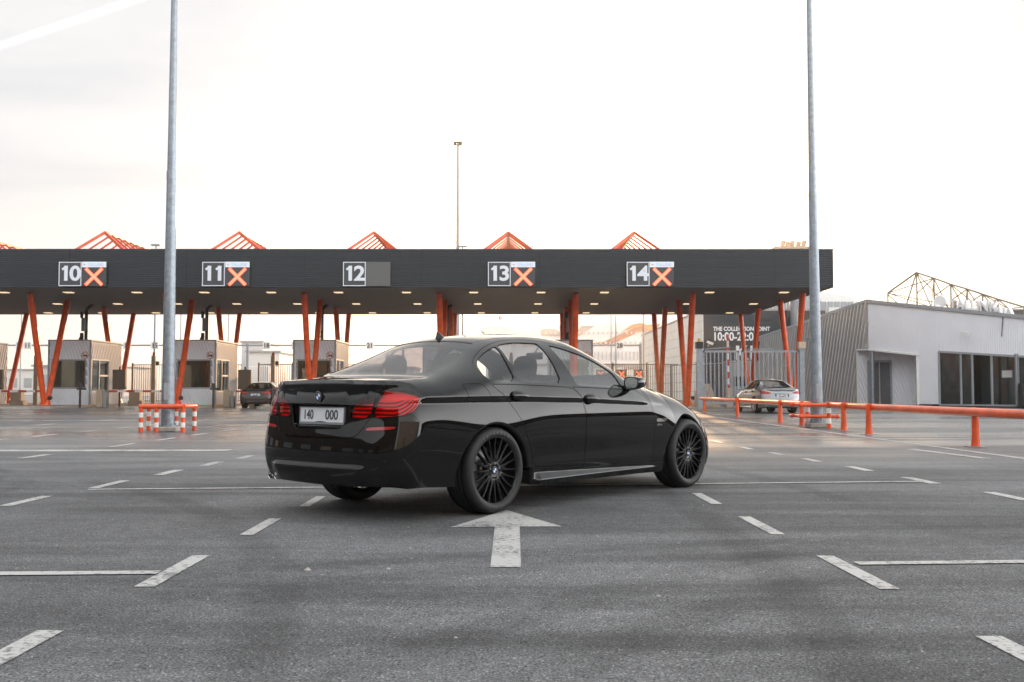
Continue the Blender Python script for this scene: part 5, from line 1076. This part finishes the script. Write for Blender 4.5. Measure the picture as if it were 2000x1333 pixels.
lo(corr(wallR, 0, pu, 0, hR, .13, .012, z0f=pz).build('upper_front_wall', M_clad, t), t); lo(corr(wallR, pu, gu0, .15, hR, .13, .012).build('front_wall', M_clad, t), t); lo(corr(wallR, gu0, LR, 0, hR, .13, .012, z0f=GZ).build('upper_front_wall', M_clad, t), t)
# left wall: tall diagonal sheets, wavy look comes from slanted ribs
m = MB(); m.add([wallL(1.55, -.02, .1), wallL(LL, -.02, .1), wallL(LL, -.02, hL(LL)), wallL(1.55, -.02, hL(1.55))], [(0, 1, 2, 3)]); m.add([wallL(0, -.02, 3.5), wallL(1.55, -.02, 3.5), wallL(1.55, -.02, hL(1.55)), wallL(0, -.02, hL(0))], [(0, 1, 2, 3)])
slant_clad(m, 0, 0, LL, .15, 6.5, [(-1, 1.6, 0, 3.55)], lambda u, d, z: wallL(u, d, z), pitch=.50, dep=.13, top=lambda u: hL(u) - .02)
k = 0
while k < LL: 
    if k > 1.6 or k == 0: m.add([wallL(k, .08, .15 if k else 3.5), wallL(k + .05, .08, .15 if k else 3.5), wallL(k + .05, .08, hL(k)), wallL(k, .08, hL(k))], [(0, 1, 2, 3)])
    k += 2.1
lo(m.build('side_wall', mat('side_cladding', (.50, .50, .49), .40, .25, noise=.08, nscale=1), t), t)  # cladding tone greyer and darker than the front wall
m = MB(); rp = [wallR(-.05, .12, 6.50), wallR(LR, .12, hR(LR) - .05), wallR(LR, .12, hR(LR) + .14), wallR(-.05, .12, 6.70)]; m.add(rp + [tuple(Vector(p) - Vector((nR.x, nR.y, 0)) * .3) for p in rp], [(0, 1, 2, 3), (3, 2, 6, 7), (7, 6, 5, 4), (0, 4, 5, 1)])
rp = [wallL(-.05, .12, 6.50), wallL(LL, .12, hL(LL) - .05), wallL(LL, .12, hL(LL) + .14), wallL(-.05, .12, 6.70)]; m.add(rp + [tuple(Vector(p) - Vector((nL.x, nL.y, 0)) * .3) for p in rp], [(0, 1, 2, 3), (3, 2, 6, 7), (7, 6, 5, 4), (0, 4, 5, 1)]); lo(m.build('roof_edge', M_grey, t), t)
bk = [Cn - nR * .3 - nL * .1, Rt - nR * .3, Vector((46, 60)), Vector((40, 86)), Lf - nL * .1]
m = MB(); m.add([(q.x, q.y, z) for q, z in zip(bk, (6.5, 2.55, 3.6, 4.8, 5.1))], [(0, 1, 2, 3, 4)]); lo(m.build('roof', M_dk, t), t)
m = MB(); m.add([(Rt.x, Rt.y, 0), (46, 60, 0), (46, 60, 3.6), (Rt.x, Rt.y, 2.6), (40, 86, 0), (40, 86, 4.8), (Lf.x, Lf.y, 0), (Lf.x, Lf.y, 5.2)], [(0, 1, 2, 3), (1, 4, 5, 2), (4, 6, 7, 5)]); lo(m.build('back_walls', M_clad, t), t)
# porch recess
i0 = 1.3
def pr(u, w_, z): q = Cn + dR * u - nR * w_; return (q.x, q.y, z)
m = MB(); m.add([pr(pu, 0, .05), pr(pu, 1.5, .05), pr(pu, 1.5, 3.2), pr(pu, 0, 3.1)], [(0, 1, 2, 3)]); q0 = Cn + dL * 1.55
m.add([pr(pu, 1.5, .05), (q0.x, q0.y, .05), (q0.x, q0.y, 3.5), pr(pu, 1.5, 3.2)], [(0, 1, 2, 3)]); m.add([(Cn.x, Cn.y, 3.5), pr(pu, 0, 3.08), pr(pu, 1.5, 3.2), (q0.x, q0.y, 3.5)], [(0, 1, 2, 3)])
e0 = Vector((q0.x, q0.y)); e1 = Vector(pr(pu, 1.5, 0)[:2]); de = (e1 - e0).normalized(); ne = Vector((de.y, -de.x)); ne = ne if ne.dot(Vector((-1, -1))) > 0 else -ne; Le = (e1 - e0).length
slant_clad(m, 0, 0, Le, .1, 3.15, [(.7, 2.3, 0, 2.85)], lambda u, d, z: ((e0 + de * u + ne * (d + .003)).x, (e0 + de * u + ne * (d + .003)).y, z), pitch=.20, dep=.05); lo(m.build('porch_wall', M_clad, t), t)
m = MB()
def pe(u, d, z): q = e0 + de * u + ne * d; return (q.x, q.y, z)
for a_, b_ in ((.78, 1.42), (1.48, 2.15)): m.add([pe(a_, .05, .1), pe(b_, .05, .1), pe(b_, .05, 2.75), pe(a_, .05, 2.75)], [(0, 1, 2, 3)])
d_ = lo(m.build('door', mat('grey_door', (.10, .105, .115), .4), t), t); m = MB(); m.bar(pe(.72, .06, .1), pe(.72, .06, 2.8), .1, .1); m.bar(pe(2.2, .06, .1), pe(2.2, .06, 2.8), .1, .1); m.bar(pe(.72, .06, 2.82), pe(2.2, .06, 2.82), .1, .1); m.bar(pe(1.95, .1, 1.35), pe(2.1, .1, 1.35), .03, .03); o = m.build('door_frame', M_grey, t); lo(o, t)
cq = wallR(.22, -.02, 0); m = MB().tube((cq[0], cq[1], 0), (cq[0], cq[1], 3.45), .15, n=20); lo(m.build('porch_column', M_gal, t), t)
m = MB(); m.bar(wallR(-.05, .05, 3.53), wallR(pu + .1, .05, 3.09), .12, .10); m.bar(wallL(-.02, .05, 3.53), wallL(1.6, .05, 3.58), .12, .10); m.bar(wallR(pu, .03, .1), wallR(pu, .03, 3.1), .12, .10); m.bar(wallL(1.58, .03, .1), wallL(1.58, .03, 3.55), .12, .1); lo(m.build('porch_trim', M_wh, t), t)
# glazed front
m = MB(); gl_ = [gu0, gu0 + 1.35, gu0 + 2.05, gu0 + 3.2, gu0 + 4.7, gu0 + 5.6, gu0 + 6.7, gu0 + 8.2, gu0 + 10, LR]
for a_ in gl_[:-1]: m.bar(wallR(a_, .0, .1), wallR(a_, .0, GZ(a_)), .09, .12)
m.bar(wallR(gu0, .02, .12), wallR(LR, .02, .12), .1, .1); m.bar(wallR(gu0, .02, GZ(gu0) + .02), wallR(LR, .02, GZ(LR) + .02), .12, .12); lo(m.build('window_frame', M_grey, t), t)
for a_, b_ in zip(gl_, gl_[1:]):
    dp = -.9 if abs(a_ - gl_[2]) < .01 or abs(a_ - gl_[3]) < .01 else -.06
    m = MB(); m.add([wallR(a_ + .03, dp, .15), wallR(b_ - .03, dp, .15), wallR(b_ - .03, dp, GZ(b_) - .03), wallR(a_ + .03, dp, GZ(a_) - .03)], [(0, 1, 2, 3)]); lo(m.build('window_pane', M_win, t), t)
m = MB(); m.bar(wallR(gl_[3], -.86, .1), wallR(gl_[3], -.86, 2.9), .12, .08); lo(m.build('glass_door_frame', M_bk, t), t)
m = MB(); m.add([wallR(gl_[3] + .15, -.83, 1.7), wallR(gl_[3] + .75, -.83, 1.7), wallR(gl_[3] + .75, -.83, 2.1), wallR(gl_[3] + .15, -.83, 2.1)], [(0, 1, 2, 3)]); lo(m.build('door_notice', M_wh, t), t)
c = wallR(gl_[4] - .05, .05, 0); lo(MB().tube((c[0], c[1], .1), (c[0], c[1], 3.0), .10, n=14).build('front_column', M_gal, t), t)
m = MB(); a_ = wallR(6.3, .05, 4.35); b_ = wallR(6.5, .6, 4.3); m.bar(a_, b_, .05, .05); m.bar(b_, wallR(6.95, .62, 4.2), .13, .13); lo(m.build('wall_camera', M_wh, t), t)
m = MB(); m.bar(wallR(8.7, .06, 5.1), wallR(8.6, .06, 4.0), .035, .035); lo(m.build('wall_cable', M_bk, t), t)
m = MB(); m.bar(wallL(7.5, .1, .1), wallL(7.5, .1, 4.6), .06, .06); m.bar(wallL(7.5, .1, 4.5), wallL(8.4, .7, 4.6), .06, .08); lo(m.build('camera_post', M_gal, t), t)
for k_, u in enumerate((3.1, 4.0)):
    m = MB(); a_ = wallR(gl_[4] + .55 + .75 * k_, .35, 0); m.box(a_[0] - .28, a_[0] + .28, a_[1] - .25, a_[1] + .25, .05, 1.35, b=.04)
    bn = thing('litter_bin', 'dark square litter bin by the glazed front, ' + ('left' if k_ == 0 else 'right') + ' one of the pair', 'litter bin', (a_[0], a_[1], 0), group='litter bins by the glazed front'); lo(m.build('bin_body', M_bk, bn), bn); lo(MB().box(a_[0] - .18, a_[0] + .18, a_[1] - .262, a_[1] - .252, 1.0, 1.15).build('bin_opening', M_win, bn), bn)
# steel truss frame and letters on its roof
t = thing('roof_sign_frame', 'pointed steel truss frame standing on the roof of the corrugated building', 'roof frame', (26, 63, 5))
TP = [((24.06, 66, 5.9), (24.06, 66, 7.19)), ((25.14, 64, 5.7), (25.14, 64, 8.28)), ((25.8, 63, 5.6), (25.8, 63, 7.82)), ((26.4, 62, 5.4), (26.4, 62, 7.34)), ((26.94, 61, 5.2), (26.94, 61, 6.96)), ((27.39, 60, 5.1), (27.39, 60, 6.56)), ((27.8, 59, 5.0), (27.8, 59, 6.18)), ((28.54, 57.5, 4.8), (28.54, 57.5, 5.61))]
m = MB()
for a_, b_ in TP: m.bar(a_, b_, .07, .07)
for (a_, b_), (c_, d_) in zip(TP, TP[1:]): m.bar(b_, d_, .08, .08)
for i, (a_, b_) in enumerate(TP[1:-1]):
    nx = TP[i + 2]; m.bar((Vector(a_) + Vector(b_)) / 2, nx[1], .05, .05)
m.bar(TP[0][1], TP[2][1], .05, .05); m.bar((24.06, 66, 7.1), (24.9, 65.2, 6.0), .06, .06); m.bar(TP[1][1], (24.6, 64.8, 5.8), .06, .06)
back = [Vector((b_[0] + 1.6, b_[1] + 1.8, 6.4 - i * .12)) for i, (a_, b_) in enumerate(TP)]
for i in range(1, 7): m.bar(back[i], TP[i][1], .05, .05); m.bar(back[i], back[i + 1], .05, .05); m.bar(back[i], TP[i + 1][1] if i % 2 else TP[i - 1][1], .045, .045)
m.bar(TP[0][1], back[3], .05, .05); m.bar(TP[0][1], back[1], .05, .05)
lo(m.build('truss', M_rust if False else mat('weathered_steel', (.22, .19, .15), .6, .3), t), t)
t = thing('roof_lettering', 'chunky white roof letters with a round emblem in front of the truss frame', 'roof sign', (27, 61, 6)); rd = (Vector((28.1, 57.9, 0)) - Vector((25.5, 62.4, 0))).normalized()
lo(MB().tube((25.55, 61.6, 6.25), (25.75, 61.9, 6.3), .36, n=20).tube((25.3, 61.6, 5.75), (25.5, 61.8, 5.9), .22, n=12).build('emblem', W1, t), t)
lo(text('letters', 'TALLINK', (25.95, 61.0, 6.02), W1, t, size=.80, ext=.16, bold=.02, right=(rd.x, rd.y, -.12), up=(0, 0, 1), align='LEFT', sx=1.0), t)
lo(text('letters', 'SILJA', (27.35, 58.75, 5.45), W1, t, size=.62, ext=.14, bold=.02, right=(rd.x, rd.y, -.12), up=(0, 0, 1), align='LEFT', sx=1.0), t)
# glazed terminal behind
t = thing('terminal_building', 'pale terminal with a curved glazed roof showing above the corrugated building', 'building', (36, 110, 0)); m = MB()
prof = [(24.5, 8.2), (24.5, 10.6), (26.2, 11.3), (29, 11.6), (33, 11.5), (36, 11.0), (37, 10.4), (37, 8.2)]; m.prism([(a_, b_) for a_, b_ in [(24.5, 0)] + prof[1:-1] + [(37, 0)]], 'y', 110, 135); lo(m.build('hall', M_wh, t), t)
for i in range(16): x = 25 + i * .72; lo(MB().box(x, x + .58, 109.9, 109.97, 8.6, 10.4).build('window', M_grey, t), t)
lo(MB().prism([(30.0, 8), (30.0, 10.3), (30.5, 10.9), (31.3, 11.1), (32.1, 10.9), (32.6, 10.3), (32.6, 8)], 'y', 108.6, 109.8).build('arched_porch', M_grey, t), t)
lo(MB().prism([(35, 8), (35, 11.1), (38.5, 11.4), (43.5, 9.8), (43.5, 8)], 'y', 118, 130).build('curved_roof', M_clad, t), t)
t = thing('ventilation_cylinder', 'steel ventilation cylinder on the roof beside the canopy end', 'vent', (24.2, 84, 5)); lo(MB().tube((23.2, 84, 6.3), (23.2, 84, 8.6), .55, n=20).tube((23.2, 84, 5), (23.2, 84, 6.3), .18).build('duct', M_gal, t), t)
t = thing('ventilation_unit', 'white slatted ventilation unit on the roof right of the canopy end', 'vent', (25.2, 80, 5)); lo(MB().box(24.6, 25.4, 80, 81, 5.2, 7.4).build('casing', M_wh, t), t); lo(MB().box(24.7, 25.3, 79.94, 79.99, 5.6, 7.1).build('grille', M_bk, t), t)
# ---------------------------------------------------------------- ship, low harbour buildings
t = thing('ferry', 'huge white passenger ferry with grey and orange wave pattern moored behind the lanes', 'ferry', (40, 255, 0)); m = MB()
M_ship = mat('ship_white', (.62, .63, .64), .5, noise=.04, nscale=.2); M_so = mat('ship_orange', (.60, .16, .05), .5); M_sbr = mat('ship_red_brown', (.34, .12, .08), .5); M_sg = mat('ship_grey', (.30, .29, .30), .5)
m.prism([(-4, 8.5), (2, 2), (76, 2), (76, 17.0), (12, 17.0), (7, 14), (-4, 12.6)], 'y', 250, 276); lo(m.build('hull', M_ship, t), t)
lo(MB().box(13.5, 75, 251, 275, 17.0, 18.3).build('deck_house', M_ship, t), t); lo(MB().box(15.5, 74, 252, 274, 18.3, 19.5).build('deck_house', M_ship, t), t)
for k in range(5): lo(MB().box(52 + k, 74.5 - k * .5, 253 + k * .5, 273, 19.5 + k * 2.3, 21.6 + k * 2.3).build('deck_house', M_ship, t), t)
def side(poly, m_, nm, d=.0): lo(MB().prism(poly, 'y', 249.9 - d, 249.98 - d).build(nm, m_, t), t)
side([(17.5, 12.2), (22, 12.6), (30, 16.2), (34, 16.9), (36, 17.0), (35, 15.5), (30.5, 14.9), (24.5, 12.2), (20, 11.6)], M_sbr, 'wave_stripe'); side([(26.5, 15.0), (30.4, 16.4), (33, 16.0), (36, 12.8), (41, 10.9), (41, 13.1), (37, 14.3), (34, 16.4), (31, 17.2), (29, 16.8)], M_so, 'wave_stripe', .1)
side([(12.8, 13.0), (16.5, 14.2), (20.0, 16.5), (17.0, 16.5), (14.5, 14.6)], M_sg, 'wave_stripe', .05); side([(4.8, 14.2), (5.5, 15.0), (7.5, 15.9), (10, 15.9), (12, 14.8), (12.4, 14.0)], M_sg, 'wave_stripe', .06)
M_sw2 = mat('ship_window', (.40, .42, .45), .3)
for k in range(30): x = 8 + k * 1.15; lo(MB().box(x, x + .42, 249.7, 249.8, 14.5, 15.1).build('porthole', M_sw2, t), t)
for k in range(24): x = 14 + k * 1.2; lo(MB().box(x, x + .5, 249.7, 249.8, 12.2, 12.7).build('porthole', M_sw2, t), t)
for k in range(26): x = 16 + k * .95; lo(MB().box(x, x + .28, 249.7, 249.8, 8.3, 10.3).build('hull_opening', M_sw2, t), t)
lo(MB().box(-3.8, 75, 249.6, 249.9, 6.8, 7.4).build('rubbing_strake', M_sg, t), t)
f = MB()
for k, (x, s_) in enumerate(((68.3, .8), (69.5, .5), (70.7, .2), (72.2, -.1), (73.6, -.4))): f.bar((x, 262, 34.5), (x + .9, 262, 39.0 - .3 * (k % 2)), .75, 1.0)
f.box(66, 76, 258, 268, 30.5, 37.0); lo(f.build('funnel', mat('funnel_dark', (.05, .05, .05), .6), t), t)
t = thing('harbour_control_building', 'small white harbour building with a flat roof and ball aerial left of the ferry', 'building', (-4, 180, 0)); lo(MB().prism([(-5.6, 11.4), (-4.9, 12.1), (-.6, 12.1), (-.2, 11.5), (5, 11.4), (5, 9), (-4.8, 9), (-4.8, 11.1)], 'y', 180, 190).build('roof', M_wh, t), t); lo(MB().box(-4.6, 2, 180.5, 189, 0, 11).build('walls', M_ship, t), t); lo(MB().box(-4.4, -.8, 180.35, 180.45, 9.6, 10.9).build('window', M_grey, t), t)
lo(MB().tube((-2.05, 182, 12), (-2.05, 182, 13.4), .06).lathe([(.42 * math.cos(q), .42 * math.sin(q)) for q in (-1.5, -1, -.5, 0, .5, 1, 1.5)], 12, axis='z', M=Matrix.Translation((-2.05, 182, 13.7))).build('ball_aerial', M_sg, t), t)
rng = random.Random(7)
M_far = mat('far_building', (.50, .50, .50), .6, noise=.05, nscale=.3); M_far2 = mat('far_building_pale', (.62, .60, .57), .6)
for k, (x0, x1, y, z, lab) in enumerate(((-118, -96, 210, 5.0, 'low pale shed on the far left horizon'), (-74, -60, 160, 4.6, 'pale block behind the first booths'), (-56, -50, 170, 6, 'small pale kiosk far behind the left pole'), (-44.5, -41, 170, 8.8, 'tall pale silo block left of the ribbed box'), (-41, -36, 160, 6.8, 'pale ribbed container block behind the dark parked car'), (-34, -18, 190, 5.0, 'long low pale shed beyond the brown fence'), (8, 30, 170, 4.6, 'low pale freight shed in front of the ferry'))):
    t = thing('far_shed', lab, 'building', ((x0 + x1) / 2, y, 0)); lo(MB().box(x0, x1, y, y + 12, 0, z).build('walls', M_far if k % 2 else M_far2, t), t); lo(MB().box(x0 - .3, x1 + .3, y - .3, y + 12.3, z, z + .3).build('roof_edge', M_grey, t), t)
    g_ = MB()
    for j in range(int((x1 - x0) / 3)): g_.box(x0 + 1 + j * 3, x0 + 2.6 + j * 3, y - .1, y - .02, 1.5, min(z - .8, 3.4))
    lo(g_.build('openings', M_grey, t), t)
# parked lorries and trailers as far things behind the fence
for k, (x, y, c_) in enumerate(((-33, 112, 0), (-29, 118, 1), (-15.5, 115, 2), (-24, 125, 1), (-21, 112, 3), (8.2, 122, 2), (12.5, 126, 1))):
    m_ = [M_wh, M_far2, M_brown, mat('trailer_blue', (.05, .12, .3), .5)][c_]; t = thing('parked_trailer', ['white', 'cream', 'brown', 'blue'][c_] + ' box trailer parked beyond the fence ' + ['left of the left pole', 'just right of the first trailer', 'behind the dark parked car', 'farthest of those on the left', 'nearest the left pole', 'beyond the saloon bonnet', 'far right beside the warehouse'][k], 'trailer', (x, y, 0), group='trailers beyond the fence')
    lo(MB().box(x - 1.25, x + 1.25, y, y + 9, 1.1, 3.7, b=.05).build('cargo_box', m_, t), t); w2 = MB()
    for sx_ in (-.95, .95):
        for yy in (1.0, 2.2): w2.tube((x + sx_ - .15, y + yy, .5), (x + sx_ + .15, y + yy, .5), .5, n=14)
    lo(w2.build('wheels', M_bk, t), t); lo(MB().box(x - 1.2, x + 1.2, y - .03, y - .005, .8, 1.05).build('rear_bar', M_red, t), t)
for k, X in enumerate((7.9, 9.75, 11.3)):
    t = thing('far_lane_signal', 'small lit orange lane signal beyond the fence, ' + ['left', 'middle', 'right'][k] + ' one of three', 'lane signal', (X, 92, 0), group='orange lane signals beyond the fence'); lo(MB().box(X - .45, X + .45, 92, 92.2, 2.0, 2.8).build('signal_box', M_bk, t), t)
    c_ = MB(); c_.bar((X - .25, 91.95, 2.15), (X + .25, 91.95, 2.65), .13, .02, (0, 1, 0)); c_.bar((X - .25, 91.94, 2.65), (X + .25, 91.94, 2.15), .13, .02, (0, 1, 0)); lo(c_.build('lit_cross', M_lit, t), t); lo(MB().tube((X, 92.1, 0), (X, 92.1, 2), .06).build('post', M_grey, t), t)
# ---------------------------------------------------------------- out of view: blocks added for the paintwork to mirror
M_br = mat('reflection_block_brown', (.050, .034, .026), .8, noise=.3, nscale=.6)  # brown finish used only on the added dark blocks
t = thing('reflection_block_rear', 'long dark brown block added unseen behind the photographer for the black paint to mirror', 'building', (-30, -30, 0))  # unseen block added behind the camera to darken reflections in the paint
lo(MB().box(-80, -4, -36, -22, 0, 13).build('wall', M_br, t), t)
for k in range(16): lo(MB().box(-70 + k * 4.1, -68.4 + k * 4.1, -21.98, -21.9, 1.5, 4.0).build('window', M_grey, t), t)
t = thing('reflection_block_pale', 'pale grey block added unseen behind the photographer for the bumper corner to mirror', 'building', (12, -36, 0)); lo(MB().box(-1, 46, -44, -30, 0, 11).build('wall', M_far, t), t); lo(MB().box(8, 13, -29.98, -29.9, 0, 5).build('door', M_grey, t), t)  # added out of view, gives the bumper corner a pale reflection
t = thing('reflection_block_left', 'long dark brown block added unseen left of the frame for the boot to mirror', 'building', (-50, 10, 0)); lo(MB().box(-58, -42, -18, 40, 0, 9).build('wall', M_br, t), t)  # added off the left edge so the car's rear mirrors something dark
for k in range(9): lo(MB().box(-41.98, -41.9, -14 + k * 6, -11 + k * 6, .8, 4.2).build('window', M_grey if k % 3 else M_beige, t), t)
t = thing('reflection_block_right', 'long dark block added unseen right of the frame for the saloon doors to mirror', 'building', (60, 10, 0)); lo(MB().box(52, 66, -24, 44, 0, 5.2).build('wall', M_br, t), t); lo(MB().box(51.8, 66.2, -24.2, 44.2, 5.2, 5.5).build('roof_edge', M_or, t), t)  # added off the right edge as a dark reflection for the doors

# ---------------------------------------------------------------- low winter haze against the sun
hz = MB().box(-620, 620, -170, 920, -1, 42).build('haze', None); tag(hz, kind='stuff'); hm = bpy.data.materials.new('haze'); hm.use_nodes = True; ht = hm.node_tree; ht.nodes.clear()
ho = ht.nodes.new('ShaderNodeOutputMaterial'); hv = ht.nodes.new('ShaderNodeVolumePrincipled'); hv.inputs['Color'].default_value = (1, .97, .93, 1); hv.inputs['Density'].default_value = .0005; hv.inputs['Anisotropy'].default_value = .74; ht.links.new(hv.outputs[0], ho.inputs['Volume']); hz.data.materials.append(hm)
scn.cycles.volume_max_steps = 64
# ---------------------------------------------------------------- the two parked cars by the lanes
def other_car(name, lab, loc, yaw, paintm, style, scale, plate_txt, dx):
    m2 = dict(MM); m2['paint'] = paintm; m2['bars'] = mat('lamp_reflector', (.35, .1, .08), .3); m2['rim'] = mat('silver_rim', (.35, .35, .36), .3, .8)
    if style == 'swept': m2['plate_recess'] = paintm; m2['black_gloss'] = MM['black_gloss']
    root = thing(name, lab, 'car', loc, yaw); root.scale = scale
    p, _, _ = build_panels(root, m2, .07, style); cabin(root, m2); under(root, m2); put_wheels(root, m2, 'bar')
    for sg, k in ((-1, 'right'), (1, 'left')):
        wing_mirror(root, m2, sg); handle(p['door_rear' + k], m2, .208, .937, sg); handle(p['door_front' + k], m2, 1.213, .908, sg)
    number_plate(root, m2, (-1.03, 0, .765), (-1, 0, .05), plate_txt, blue=True, h=.11, bold=.0015)
    return root
silver = paint('silver_car_paint', (.24, .25, .265), metal=.75, rough=.28); darkp = paint('dark_grey_car_paint', (.012, .013, .015), rough=.35)
other_car('silver_saloon_car', 'silver saloon parked behind the orange rail in front of the steel gate', (11.35, 44.8, 0), R(93.5), silver, 'swept', (.98, .97, .99), [('001', -.09, .75), ('TLB', .13, .75)], 0)
other_car('dark_grey_saloon_car', 'small dark grey saloon parked beside the booth left of the black saloon', (-13.95, 57.2, 0), R(90), darkp, 'wide', (.95, 1.0, .97), [('447', -.09, .75), ('MBP', .13, .75)], 0)
